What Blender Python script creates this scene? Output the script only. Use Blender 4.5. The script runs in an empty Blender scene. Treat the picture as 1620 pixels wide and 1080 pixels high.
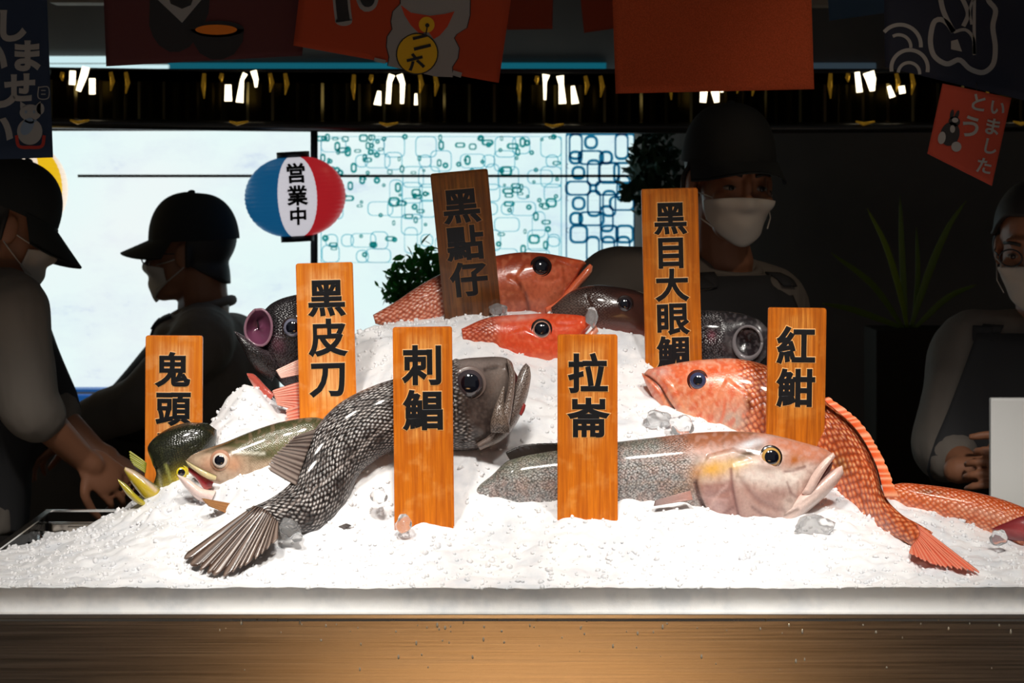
import bpy, bmesh, math, random
import numpy as np
from mathutils import Vector, Matrix, noise as mnoise
from mathutils.bvhtree import BVHTree

random.seed(7)
SC = bpy.context.scene
COL = SC.collection
F, CX, HY, HC = 4000.0, 810.0, 275.0, 1.617      # focal length in pixels of the 1620x1080 frame, principal column, horizon row, eye height

# ------------------------------------------------------------------ camera
cam_d = bpy.data.cameras.new('camera'); cam = bpy.data.objects.new('camera', cam_d); COL.objects.link(cam)
cam.location = (0, 0, HC); cam.rotation_euler = (math.pi / 2, 0, 0)
cam_d.sensor_width = 36; cam_d.lens = 36 * F / 1620; cam_d.shift_y = -265 / 1620
cam_d.clip_end = 100
cam_d.dof.use_dof = True; cam_d.dof.focus_distance = 4.08; cam_d.dof.aperture_fstop = 9.0
SC.camera = cam
# ------------------------------------------------------------------ world, exposure
SC.view_settings.view_transform = 'Standard'; SC.view_settings.look = 'None'
SC.view_settings.gamma = 1.0; SC.view_settings.exposure = 0.0
SC.view_settings.use_curve_mapping = False
w = bpy.data.worlds.new('world'); SC.world = w; w.use_nodes = True
w.node_tree.nodes['Background'].inputs[0].default_value = (1.0, 0.98, 0.95, 1)
w.node_tree.nodes['Background'].inputs[1].default_value = 0.085
# ------------------------------------------------------------------ market hall lamps and two added spots
def spot(name, loc, aim, power, angle, blend=0.5, size=0.06, col=(1, 0.95, 0.88)):
    l = bpy.data.lights.new(name, 'SPOT'); l.energy = power; l.spot_size = math.radians(angle); l.spot_blend = blend
    l.shadow_soft_size = size; l.color = col
    o = bpy.data.objects.new(name, l); COL.objects.link(o); o.location = loc
    o.rotation_euler = (Vector(aim) - Vector(loc)).to_track_quat('-Z', 'Y').to_euler()
    return o
for sx in (-0.8, 0.0, 0.8):
    spot('ceiling_spotlight', (sx, 2.6, 3.0), (sx * 0.85, 4.03 if sx else 4.12, 1.05), 172, 35, 0.5, 0.16)
spot('added_floor_spot', (0.05, 0.0, 2.9), (0.05, 0.0, 0), 5200, 37, 1.0, 0.2, (1, 0.76, 0.46))  # added warm pool of light, there for the steel front to reflect

spot('added_face_spot', (1.25, 3.2, 3.0), (0.44, 5.0, 1.42), 17, 16, 0.7, 0.08, (1, 0.8, 0.6))  # added dim warm spot to brighten the masked man's face
# ------------------------------------------------------------------ helpers
def S(r, g, b):
    f = lambda c: (c / 255 / 12.92) if c <= 10.3 else ((c / 255 + 0.055) / 1.055) ** 2.4
    return np.array([f(r), f(g), f(b)])
def C4(c): return (float(c[0]), float(c[1]), float(c[2]), 1.0)
def W(px, py, d): return Vector(((px - CX) * d / F, d, HC - (py - HY) * d / F))
def Wn(P):                                       # N x 3 array of (px, py, depth)
    P = np.asarray(P, float); d = P[:, 2]
    return np.stack([(P[:, 0] - CX) * d / F, d, HC - (P[:, 1] - HY) * d / F], 1)

def mat(name, col=(0.5, 0.5, 0.5), rough=0.5, metal=0.0, spec=0.5, emit=None, es=0.0, coat=0.0, sss=0.0, trans=0.0):
    m = bpy.data.materials.new(name); m.use_nodes = True
    b = m.node_tree.nodes['Principled BSDF']
    b.inputs['Base Color'].default_value = C4(col); b.inputs['Roughness'].default_value = rough
    b.inputs['Metallic'].default_value = metal; b.inputs['Specular IOR Level'].default_value = spec
    b.inputs['Coat Weight'].default_value = coat; b.inputs['Coat Roughness'].default_value = 0.085
    b.inputs['Transmission Weight'].default_value = trans
    if sss: b.inputs['Subsurface Weight'].default_value = sss; b.inputs['Subsurface Radius'].default_value = (0.01, 0.01, 0.01)
    if emit is not None:
        b.inputs['Emission Color'].default_value = C4(emit); b.inputs['Emission Strength'].default_value = es
    return m
class NT:                                        # tiny node-graph writer
    def __init__(self, m): self.t = m.node_tree; self.b = self.t.nodes['Principled BSDF']
    def n(self, typ, **kw):
        x = self.t.nodes.new(typ)
        for k, v in kw.items():
            if k.startswith('i_'):
                k2 = k[2:]; s = x.inputs[int(k2)] if k2.isdigit() else x.inputs[k2.replace('_', ' ')]
                s.default_value = v
            else: setattr(x, k, v)
        return x
    def l(self, a, b): self.t.links.new(a, b)
    def ramp(self, src, stops, interp='LINEAR'):
        r = self.n('ShaderNodeValToRGB'); cr = r.color_ramp; cr.interpolation = interp
        while len(cr.elements) < len(stops): cr.elements.new(0.5)
        for e, (p, c) in zip(cr.elements, stops):
            e.position = p; e.color = C4(c) if hasattr(c, '__len__') else (c, c, c, 1)
        self.l(src, r.inputs[0]); return r.outputs[0]
    def mix(self, fac, a, b, blend='MIX'):
        x = self.n('ShaderNodeMix', data_type='RGBA', blend_type=blend)
        for s, v in ((x.inputs[0], fac), (x.inputs[6], a), (x.inputs[7], b)):
            if hasattr(v, 'is_linked'): self.l(v, s)
            else: s.default_value = v if not hasattr(v, '__len__') or len(v) == 4 else C4(v)
        return x.outputs[2]
    def math(self, op, a, b=0.0):
        x = self.n('ShaderNodeMath', operation=op)
        for s, v in ((x.inputs[0], a), (x.inputs[1], b)):
            if hasattr(v, 'is_linked'): self.l(v, s)
            else: s.default_value = v
        return x.outputs[0]
    def bump(self, h, strength=0.3, dist=0.002, normal=None):
        x = self.n('ShaderNodeBump', i_Strength=strength, i_Distance=dist); self.l(h, x.inputs['Height'])
        if normal is not None: self.l(normal, x.inputs['Normal'])
        self.l(x.outputs[0], self.b.inputs['Normal']); return x.outputs[0]
    def coord(self, kind='Object', scale=(1, 1, 1), rot=(0, 0, 0)):
        c = self.n('ShaderNodeTexCoord'); mp = self.n('ShaderNodeMapping')
        mp.inputs['Scale'].default_value = scale; mp.inputs['Rotation'].default_value = rot
        self.l(c.outputs[kind], mp.inputs[0]); return mp.outputs[0]
    def noise(self, vec, scale=5, detail=4, rough=0.6):
        x = self.n('ShaderNodeTexNoise', i_Scale=scale, i_Detail=detail, i_Roughness=rough); self.l(vec, x.inputs['Vector'])
        return x.outputs['Fac']

def link(name, me, m=None, parent=None):
    o = bpy.data.objects.new(name, me); COL.objects.link(o)
    if m is not None:
        for x in (m if isinstance(m, (list, tuple)) else [m]): me.materials.append(x)
    if parent is not None:
        o.parent = parent; o.matrix_parent_inverse = parent.matrix_basis.inverted()
    return o
def tag(o, label=None, cat=None, group=None, kind=None):
    if label: o['label'] = label
    if cat: o['category'] = cat
    if group: o['group'] = group
    if kind: o['kind'] = kind
    return o
def thing(name, loc, label, cat, group=None):
    o = bpy.data.objects.new(name, None); COL.objects.link(o); o.location = loc; o.empty_display_size = 0.05
    return tag(o, label, cat, group)
def np_mesh(name, V, Q, m=None, parent=None, uv=None, col=None, fl=None, smooth=True, mi=None):
    me = bpy.data.meshes.new(name)
    Q = [tuple(q) for q in Q] if not isinstance(Q, np.ndarray) else Q.tolist()
    me.from_pydata(np.asarray(V, float).tolist(), [], Q)
    if smooth: me.polygons.foreach_set('use_smooth', np.ones(len(me.polygons), bool))
    if uv is not None:
        u = me.uv_layers.new(name='UVMap'); li = np.zeros(len(me.loops), np.int32); me.loops.foreach_get('vertex_index', li)
        u.data.foreach_set('uv', np.asarray(uv, np.float32)[li].ravel())
    if col is not None:
        a = me.color_attributes.new('Col', 'FLOAT_COLOR', 'POINT')
        c = np.ones((len(V), 4), np.float32); c[:, :3] = col; a.data.foreach_set('color', c.ravel())
    if fl is not None:
        a = me.attributes.new('scalemask', 'FLOAT', 'POINT'); a.data.foreach_set('value', np.asarray(fl, np.float32))
    if mi is not None: me.polygons.foreach_set('material_index', np.asarray(mi, np.int32))
    me.update()
    return link(name, me, m, parent)
def grid_quads(nu, nv, wrap_v=False, off=0):
    i = np.arange(nu - 1)[:, None]; j = np.arange(nv if wrap_v else nv - 1)[None, :]
    a = i * nv + j; b = i * nv + (j + 1) % nv; c = (i + 1) * nv + (j + 1) % nv; d = (i + 1) * nv + j
    return np.stack([a + 0 * b, b, c, d], -1).reshape(-1, 4) + off
def bm_obj(name, bm, m=None, parent=None, smooth=False):
    me = bpy.data.meshes.new(name); bmesh.ops.recalc_face_normals(bm, faces=bm.faces); bm.to_mesh(me); bm.free()
    if smooth: me.polygons.foreach_set('use_smooth', np.ones(len(me.polygons), bool))
    return link(name, me, m, parent)
def bx(bm, x0, x1, y0, y1, z0, z1, bev=0.0):
    r = bmesh.ops.create_cube(bm, size=1.0); vs = r['verts']
    for v in vs:
        v.co = Vector(((x0 + x1) / 2 + v.co.x * (x1 - x0), (y0 + y1) / 2 + v.co.y * (y1 - y0), (z0 + z1) / 2 + v.co.z * (z1 - z0)))
    if bev > 0:
        es = list({e for v in vs for e in v.link_edges})
        bmesh.ops.bevel(bm, geom=es, offset=bev, segments=2, affect='EDGES', profile=0.7)
    return vs
def box(name, x0, x1, y0, y1, z0, z1, m, parent=None, bev=0.0):
    bm = bmesh.new(); bx(bm, x0, x1, y0, y1, z0, z1, bev); return bm_obj(name, bm, m, parent)
def tube_mesh(P, R, n=10, cap=True):
    P = np.asarray(P, float); R = np.broadcast_to(np.asarray(R, float), (len(P),))
    T = np.gradient(P, axis=0); T /= np.linalg.norm(T, axis=1)[:, None] + 1e-12
    up = np.array([0, 0, 1.0]) if abs(T[0][2]) < 0.9 else np.array([1.0, 0, 0])
    V = []
    for p, t, r in zip(P, T, R):
        a = np.cross(t, up); a /= np.linalg.norm(a) + 1e-12; b = np.cross(a, t); up = b
        for k in range(n):
            th = 2 * math.pi * k / n; V.append(p + r * (math.cos(th) * a + math.sin(th) * b))
    Q = [tuple(q) for q in grid_quads(len(P), n, True).tolist()]
    if cap: Q += [tuple(range(n - 1, -1, -1)), tuple(range((len(P) - 1) * n, len(P) * n))]
    return np.array(V), Q
def tube(name, P, R, m, parent=None, n=10):
    V, Q = tube_mesh(P, R, n); return np_mesh(name, V, Q, m, parent)
def spline(P, n):                                # smooth resample of control points by chord length
    P = np.asarray(P, float); k = P.shape[1]
    t = np.concatenate([[0], np.cumsum(np.sqrt((np.diff(P[:, :2], axis=0) ** 2).sum(1)) + 1e-6)])
    m = np.zeros_like(P); m[1:-1] = (P[2:] - P[:-2]) / (t[2:] - t[:-2])[:, None]
    m[0] = (P[1] - P[0]) / (t[1] - t[0]); m[-1] = (P[-1] - P[-2]) / (t[-1] - t[-2])
    s = np.linspace(0, t[-1], n); i = np.clip(np.searchsorted(t, s, 'right') - 1, 0, len(t) - 2)
    h = (t[i + 1] - t[i]); u = ((s - t[i]) / h)[:, None]; h = h[:, None]
    return (2*u**3 - 3*u**2 + 1) * P[i] + (u**3 - 2*u**2 + u) * h * m[i] + (-2*u**3 + 3*u**2) * P[i+1] + (u**3 - u**2) * h * m[i+1]
def vnoise(P, scale, seed=0):
    return np.array([mnoise.noise(Vector((p[0] * scale + seed * 17.3, p[1] * scale - seed * 5.1, p[2] * scale + seed))) for p in P])
def text_mesh(ch, size, offset=0.0, extrude=0.002):   # one glyph, centred, in the XZ plane facing -Y
    c = bpy.data.curves.new('glyph', 'FONT'); c.body = ch; c.size = size; c.extrude = 0.001; c.bevel_depth = offset * size; c.bevel_resolution = 1; c.resolution_u = 4
    o = bpy.data.objects.new('glyph', c); COL.objects.link(o)
    dg = bpy.context.evaluated_depsgraph_get(); dg.update()
    me = bpy.data.meshes.new_from_object(o.evaluated_get(dg))
    V = np.array([v.co[:] for v in me.vertices]); Q = [tuple(p.vertices) for p in me.polygons]
    bpy.data.objects.remove(o); bpy.data.curves.remove(c); bpy.data.meshes.remove(me)
    if len(V) == 0: return np.zeros((0, 3)), []
    cen = (V.max(0) + V.min(0)) / 2
    if len(ch) == 1 and ord(ch) > 0x3040: cen[:2] = (0.5 * size, 0.38 * size)
    V = V - np.array([cen[0], cen[1], 0]); V[:, 2] *= extrude / (np.abs(V[:, 2]).max() + 1e-9)
    return np.stack([V[:, 0], -V[:, 2], V[:, 1]], 1), Q
def join_geo(parts):
    V, Q, o = [], [], 0
    for v, q in parts:
        V.append(np.asarray(v)); Q += [tuple(int(i) + o for i in f) for f in q]; o += len(v)
    return np.concatenate(V), Q
# ================================================================== setting
M_black = mat('dark_paint', S(104, 101, 98), 0.75, spec=0.2)
M_floor = mat('floor_tiles', S(150, 120, 90), 0.5)
nt = NT(M_floor); cv = nt.coord('Object', (1, 1, 1)); br = nt.n('ShaderNodeTexBrick', i_Scale=1.6, i_Mortar_Size=0.01)
br.inputs['Color1'].default_value = C4(S(165, 140, 112)); br.inputs['Color2'].default_value = C4(S(150, 126, 100)); br.inputs['Mortar'].default_value = C4(S(90, 75, 60)); br.offset = 0
nt.l(cv, br.inputs['Vector']); nt.l(br.outputs[0], nt.b.inputs['Base Color'])
tag(box('floor', -4, 4, -5, 7, -0.1, 0, M_floor), kind='structure')
M_wall = mat('dark_wall', S(42, 41, 40), 0.8, spec=0.2)
nt = NT(M_wall); nz = nt.noise(nt.coord('Object'), 3, 3)
nt.l(nt.ramp(nz, [(0.3, S(106, 104, 102)), (0.7, S(122, 117, 112))]), nt.b.inputs['Base Color'])
tag(box('wall_back', -4, 4, 6.5, 6.6, 0, 3.2, M_wall), kind='structure')
tag(box('wall_left', -4.1, -4, -1, 6.6, 0, 3.2, M_wall), kind='structure')
tag(box('wall_right', 4, 4.1, -1, 6.6, 0, 3.2, M_wall), kind='structure')
tag(box('ceiling', -4, 4, 3.5, 6.6, 3.2, 3.3, M_black), kind='structure')

# ---- lit display window in the back wall
M_screen = mat('backlit_window', (0, 0, 0), 0.4)
nt = NT(M_screen); vo = nt.coord('Object')
n1 = nt.noise(nt.coord('Object', (1.0, 1.0, 1.9)), 5.2, 5, 0.65); n2 = nt.noise(vo, 1.3, 3)
base = nt.ramp(n1, [(0.30, S(186, 205, 232)), (0.40, S(220, 238, 243)), (0.55, S(228, 249, 247))])
tint = nt.ramp(n2, [(0.35, S(214, 244, 246)), (0.55, S(236, 250, 250)), (0.75, S(250, 244, 246))])
nt.l(nt.mix(0.45, base, tint), nt.b.inputs['Emission Color']); nt.b.inputs['Emission Strength'].default_value = 1.0
wz = lambda py, d: HC - (py - HY) * d / F
wx = lambda px, d: (px - CX) * d / F
D_W = 6.42
box_w = box('window_1', wx(-220, D_W), wx(1003, D_W), D_W, 6.5, wz(612, D_W), wz(150, D_W), M_screen)
tag(box_w, kind='structure')
M_frame = mat('window_frame_black', S(20, 24, 30), 0.5)
M_teal = mat('teal_line', S(10, 70, 90), 0.5)
fr = box('window_frame', wx(125, D_W), wx(1003, D_W), D_W - 0.02, D_W, wz(280.5, D_W), wz(276, D_W), M_frame, box_w)
M_blue = mat('blue_sill', S(40, 90, 150), 0.5, emit=S(30, 90, 160), es=0.6)
bm = bmesh.new()
for a, b in ((613, 617), (624, 632)): bx(bm, wx(-220, D_W), wx(420, D_W), D_W - 0.05, D_W + .02, wz(b, D_W), wz(a, D_W))
bm_obj('window_sill', bm, M_blue, box_w)

# ---- lattice of rounded square rings in front of the lit window
def ring_geo(cx, cy, w, h, r, t, d):              # rounded rectangle ring; all in pixels at depth d
    w, h = w / 2, h / 2; r = min(r, w, h); P = []
    for k, (sx, sy) in enumerate(((1, 1), (-1, 1), (-1, -1), (1, -1))):
        for q in range(5):
            a = math.pi / 2 * (k + q / 4); P.append((cx + sx * (w - r) + r * math.cos(a), cy + sy * (h - r) + r * math.sin(a)))
    P = np.array(P); C = np.array([cx, cy]); n = len(P)
    Dv = P - C; Dn = np.sign(Dv) * 0 + Dv / np.linalg.norm(Dv, axis=1)[:, None]
    V = []
    for dd in (0, 0.012):
        for o in (t / 2, -t / 2): V.append(Wn(np.c_[P + Dn * o, np.full(n, d + dd)]))
    V = np.concatenate(V); Q = []
    for i in range(n):
        j = (i + 1) % n
        Q += [(i, j, n + j, n + i), (2 * n + j, 2 * n + i, 3 * n + i, 3 * n + j), (j, i, 2 * n + i, 2 * n + j), (n + i, n + j, 3 * n + j, 3 * n + i)]
    return V, Q
def lattice(name, x0, x1, y0, y1, step, t, m, label, seed, drop):
    rnd = random.Random(seed); geo = []
    y = y0
    while y < y1 - step * 0.4:
        x = x0 + rnd.uniform(0, step * 0.3)
        while x < x1 - step * 0.4:
            if rnd.random() > drop:
                w_, h_ = rnd.choice(((1, 1), (1.45, .8), (.75, 1.5), (1.2, 1.2), (.7, .7)))
                ww, hh = w_ * step, h_ * step
                cx_ = min(max(x + step * .5, x0 + ww / 2), x1 - ww / 2); cy_ = min(max(y + step * .5, y0 + hh / 2), y1 - hh / 2)
                geo.append(ring_geo(cx_, cy_, ww, hh, step * .28, t, D_W - 0.04 + rnd.uniform(-.004, .004)))
            x += step * 0.93
        y += step * 0.93
    geo.append(ring_geo((x0 + x1) / 2, (y0 + y1) / 2, x1 - x0, y1 - y0, 3, t, D_W - .04))
    for k in range(1, 4): geo.append(ring_geo((x0 + x1) / 2, y0 + (y1 - y0) * (k / 4), x1 - x0, t * 1.6, t * .7, t * .5, D_W - .04))
    V, Q = join_geo(geo)
    return tag(np_mesh(name, V, Q, m, smooth=False), label, 'lattice')
def backlit(name, c, tc, f=.8):                   # thin leaf that lets the light behind it through
    m = mat(name, c, .5); t = NT(m); tl = t.n('ShaderNodeBsdfTranslucent'); tl.inputs[0].default_value = C4(tc); mx = t.n('ShaderNodeMixShader'); mx.inputs[0].default_value = f
    t.l(t.b.outputs[0], mx.inputs[1]); t.l(tl.outputs[0], mx.inputs[2]); t.l(mx.outputs[0], t.t.nodes['Material Output'].inputs['Surface']); return m
def bloom_tint(name, c):                             # see-through bar, window bloom put into its tint, two surfaces deep
    m = mat(name, c, .4); t = NT(m); tr_ = t.n('ShaderNodeBsdfTransparent'); tr_.inputs[0].default_value = C4(np.sqrt(c)); t.l(tr_.outputs[0], t.t.nodes['Material Output'].inputs['Surface']); return m
M_lat1 = bloom_tint('lattice_teal', S(28, 112, 146)); M_lat2 = bloom_tint('lattice_pale', S(120, 196, 212))
lattice('lattice_panel', 896, 1003, 212, 415, 26, 4.6, M_lat1, 'dark teal lattice of rounded squares at the right end of the lit window', 3, 0.12)
lattice('lattice_panel', 508, 888, 216, 415, 27, 1.7, M_lat2, 'pale thin lattice of rounded squares across the middle of the lit window', 8, 0.42)
# knots of the pale lattice
rnd = random.Random(4); geo = []
for k in range(150):
    x = 508 + rnd.random() * 378; y = 216 + (rnd.random() ** 1.4) * 190; s = rnd.uniform(2.0, 4.5); a = rnd.choice((1, 1, 2.2)); b = rnd.choice((1, 1, 1.8))
    geo.append(ring_geo(x, y, s * a * 1.6, s * b * 1.6, s, s * .9, D_W - 0.03))
V, Q = join_geo(geo); tag(np_mesh('lattice_knots', V, Q, bloom_tint('lattice_knot', S(40, 150, 150)), bpy.data.objects['lattice_panel.001'], smooth=False), kind='stuff')

# ---- dark pleated fascia above the window
D_F = 5.72
M_brass = mat('dark_brass', S(88, 80, 52), 0.22, metal=1.0)
M_brassdk = mat('black_glossy_rim', S(24, 24, 22), 0.25, spec=0.6)
pe = thing('pleated_fascia', (0, D_F, wz(160, D_F)), 'long dark pleated metal fascia hanging across the top of the lit window', 'fascia')
n = 90; X = np.linspace(wx(60, D_F), wx(1640, D_F), n * 4 + 1); V = []
def sag(x): return -0.012 * (1 - ((x - 0.3) / 1.4) ** 2)
for x in X:
    ph = ((x - X[0]) / (X[-1] - X[0]) * 40.5) % 1.0
    dy = 0.045 * abs(ph - 0.5) * 2
    for zz, yy in ((wz(106, D_F), 0.03), (wz(125, D_F), 0.0), (wz(178, D_F), 0.0), (wz(190, D_F), 0.0)):
        V.append((x, D_F + dy + yy, zz + sag(x)))
np_mesh('pleats', V, grid_quads(len(X), 4), M_brass, pe, smooth=False)
V = []
for x in X:
    for zz, yy in ((wz(106, D_F), .08), (wz(106, D_F), -.02), (wz(108.5, D_F), -.02), (wz(108.5, D_F), .08)):
        V.append((x, D_F + yy, zz + sag(x)))
np_mesh('top_edge', V, grid_quads(len(X), 4, True), M_brassdk, pe, smooth=False)
P = [(x, D_F + 0.0, wz(194, D_F) + sag(x)) for x in X[::6]]
tube('lower_rail', P, 0.0125, M_brassdk, pe, 12)
np_mesh('back_board', [(X[0], D_F + .09, wz(106, D_F)), (X[-1], D_F + .09, wz(106, D_F)), (X[-1], D_F + .09, wz(206, D_F)), (X[0], D_F + .09, wz(206, D_F))], [(0, 1, 2, 3)], M_brassdk, pe)
# lamp reflections in the pleats, put in as clusters of tapered glowing blades
M_glow = mat('warm_glint_glow', S(255, 240, 210), .4, emit=(1, 0.86, 0.6), es=2.6)
M_gold = mat('gold_glint', S(150, 120, 40), .25, metal=1.0, emit=S(150, 110, 30), es=0.25)  # gold glints on the pleat edges, given a faint glow
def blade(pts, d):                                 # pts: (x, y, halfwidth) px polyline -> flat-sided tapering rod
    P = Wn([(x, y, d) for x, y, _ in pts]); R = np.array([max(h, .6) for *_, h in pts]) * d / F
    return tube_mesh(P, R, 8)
glint_where = ['behind the navy hanging banner edge, leftmost of the row', 'under the maroon banner and left of the round lantern', 'under the lucky cat banner', 'left of the plain red banner', 'below the plain red banner, above the masked man in a cap', 'between the plain red banner and the small tilted red banner', 'at the right frame edge behind the small tilted red banner']
shapes = {0: [((-18, 8, 5), (-19, 30, 5)), ((3, 2, 6), (0, 14, 6), (-9, 40, 4)), ((13, 20, 5), (13, 45, 5))],
          1: [((-24, 28, 5), (-24, 54, 6)), ((3, 10, 4), (-2, 20, 3), (-6, 56, 6)), ((16, 6, 5), (20, 20, 4), (20, 32, 2))],
          2: [((-22, 36, 3), (-25, 58, 6)), ((-2, 10, 5), (-6, 22, 4), (-8, 56, 4)), ((10, 10, 5), (15, 24, 4), (14, 56, 3)), ((36, 40, 2), (36, 58, 3))],
          3: [((-20, 8, 6), (-22, 20, 3), (-22, 48, 2)), ((2, 10, 6), (4, 24, 4), (6, 54, 6)), ((22, 26, 3), (26, 54, 6))],
          4: [((-10, 30, 6), (-12, 54, 5)), ((6, 26, 8), (10, 54, 4)), ((18, 30, 4), (18, 38, 2))],
          5: [((-20, 8, 4), (-16, 40, 5)), ((-2, 8, 9), (2, 20, 8), (4, 38, 4)), ((30, 30, 3), (36, 48, 5)), ((50, 30, 5), (52, 42, 5))],
          6: [((-10, 20, 5), (-12, 46, 5)), ((6, 8, 6), (4, 44, 5))]}
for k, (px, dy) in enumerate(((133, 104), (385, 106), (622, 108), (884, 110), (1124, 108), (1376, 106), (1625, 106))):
    e = thing('fascia_glint', W(px, dy + 30, D_F - .03), 'reflection streaks as glowing blades ' + glint_where[k], 'lamp', 'reflection streaks along the fascia')
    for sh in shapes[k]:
        V, Q = blade([(px + x, dy + y, h) for x, y, h in sh], D_F - 0.03); np_mesh('glint_blade', V, Q, M_glow, e)
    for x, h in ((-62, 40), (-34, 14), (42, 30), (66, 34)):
        V, Q = blade([(px + x, dy + 10, 3), (px + x + (3 if x > 0 else -1), dy + 10 + h * .5, 4), (px + x, dy + 10 + h, 1)], D_F - 0.02); np_mesh('gold_glint', V, Q, M_gold, e)
    V, Q = blade([(px - 22, dy + 86, 1.5), (px - 10, dy + 90, 3), (px + 8, dy + 86, 1.5)], D_F - .03); np_mesh('gold_glint', V, Q, M_gold, e)
# teal light strip above the fascia
M_tl = mat('teal_light', (0, 0, 0), .5, emit=S(12, 105, 125), es=.62); M_wl = mat('white_light_tube', (0, 0, 0), .5, emit=S(214, 246, 250), es=0.9)
tag(box('light_strip', wx(262, 6.44), wx(960, 6.44), 6.485, 6.5, wz(112, 6.44), wz(98, 6.44), M_tl), 'long teal glowing strip above the pleated fascia', 'light')
tag(box('light_strip', wx(1290, 6.44), wx(1390, 6.44), 6.485, 6.5, wz(112, 6.44), wz(98, 6.44), mat('faint_light', (0, 0, 0), .5, emit=S(40, 52, 60), es=1)), 'short faint strip light right of the plain red banner', 'light')
tag(box('light_tube', wx(60, 6.44), wx(166, 6.44), 6.485, 6.5, wz(98, 6.44), wz(87.5, 6.44), M_wl), 'upper white glowing tube above the fascia beside the navy banner', 'light')
tag(box('light_tube', wx(60, 6.44), wx(166, 6.44), 6.485, 6.5, wz(108, 6.44), wz(100, 6.44), M_wl), 'lower short white glowing tube above the fascia beside the navy banner', 'light')
tag(box('light_tube', wx(167, 6.44), wx(264, 6.44), 6.485, 6.5, wz(110, 6.44), wz(101, 6.44), M_wl), 'white glowing tube above the fascia under the maroon banner', 'light')

# ================================================================== the ice counter
D0 = 3.80; GZ = 1.0; BZ = 0.957; XL, XR, YB = -0.848, 1.02, 4.62
M_steel = mat('brushed_steel', S(190, 180, 168), 0.2, metal=1.0)
nt = NT(M_steel); nz = nt.noise(nt.coord('Object', (0.6, 1, 60)), 6, 4)
nt.l(nt.ramp(nz, [(0.3, S(168, 158, 146)), (0.7, S(205, 196, 186))]), nt.b.inputs['Base Color'])
nt.l(nt.ramp(nz, [(0.3, .17), (0.7, .26)]), nt.b.inputs['Roughness']); nt.bump(nz, 0.05, 0.001)
M_rim = mat('bright_steel_rim', S(235, 232, 228), 0.18, metal=1.0)
M_glass = mat('clear_acrylic', (1, 1, 1), 0.02)
nt = NT(M_glass); tr = nt.n('ShaderNodeBsdfTransparent'); tr.inputs[0].default_value = (0.99, 0.995, 0.995, 1); gl = nt.n('ShaderNodeBsdfGlossy', i_Roughness=0.03)
mx = nt.n('ShaderNodeMixShader'); lw = nt.n('ShaderNodeLayerWeight', i_Blend=0.06); nt.l(lw.outputs['Fresnel'], mx.inputs[0]); nt.l(tr.outputs[0], mx.inputs[1]); nt.l(gl.outputs[0], mx.inputs[2])
nt.l(mx.outputs[0], nt.t.nodes['Material Output'].inputs['Surface'])
ct = thing('ice_counter', (0, 4.2, 0), 'stainless steel counter holding the bed of crushed ice', 'counter')
bm = bmesh.new(); bx(bm, -1.3, 1.5, D0 - .012, YB + .04, 0.05, BZ - .006, .004); bm_obj('cabinet', bm, M_steel, ct)
bm = bmesh.new(); bx(bm, -1.3, 1.5, D0 - .016, D0 + .012, BZ - .006, BZ + .0015, .0012); bm_obj('front_rim', bm, M_rim, ct)
bm = bmesh.new(); bx(bm, -1.3, 1.5, D0 - .008, D0 - .003, BZ, GZ, .0008); bm_obj('front_glass', bm, M_glass, ct)
bm = bmesh.new(); bx(bm, XL, XL + .005, D0, YB, BZ, GZ, .0008); bm_obj('side_glass', bm, M_glass, ct)
bm = bmesh.new(); bx(bm, XL, XR, YB, YB + .005, BZ, GZ, .0008); bm_obj('back_glass', bm, M_glass, ct)
bm = bmesh.new(); bx(bm, XL - .004, XR, YB - .004, YB + .008, GZ, GZ + .0035); bx(bm, XL - .004, XL + .008, D0, YB, GZ, GZ + .003); bm_obj('top_trim', bm, M_rim, ct)
bm = bmesh.new(); bx(bm, XL + .01, XR, YB - .02, YB - .01, BZ, BZ + .024, .002); bx(bm, XL + .04, XL + .16, YB - .024, YB - .018, BZ - .0, BZ + .02, .002); bm_obj('inner_pan', bm, M_steel, ct)
bm = bmesh.new(); bx(bm, XL + .002, XR, YB - .0045, YB - .001, BZ + .022, BZ + .025); bm_obj('pan_lip', bm, M_rim, ct)
# water droplets on the steel front
rnd = random.Random(5); geo = []
for k in range(95):
    px = rnd.uniform(300, 1600); py = rnd.choice((rnd.uniform(975, 1060), rnd.uniform(976, 1000))); r = rnd.uniform(.7, 2.0) * D0 / F
    c = np.array(W(px, py, D0 - .012)); el = rnd.uniform(1.0, 2.6); ns = 8; V = []
    for i in range(5):
        f = math.sin(i / 4 * math.pi); hgt = math.cos(i / 4 * math.pi)
        for j in range(ns):
            a = 2 * math.pi * j / ns; V.append(c + np.array([r * f * math.cos(a) * (1 - .25 * hgt), -r * .7 * f * max(0, math.sin(a)), r * el * hgt]))
    geo.append((np.array(V), grid_quads(5, ns, True).tolist()))
V, Q = join_geo(geo); M_drop = mat('water_drop', S(235, 225, 205), .03, spec=1.0, metal=0.6)
tag(np_mesh('water_droplets', V, Q, M_drop, ct), kind='stuff')

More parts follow.
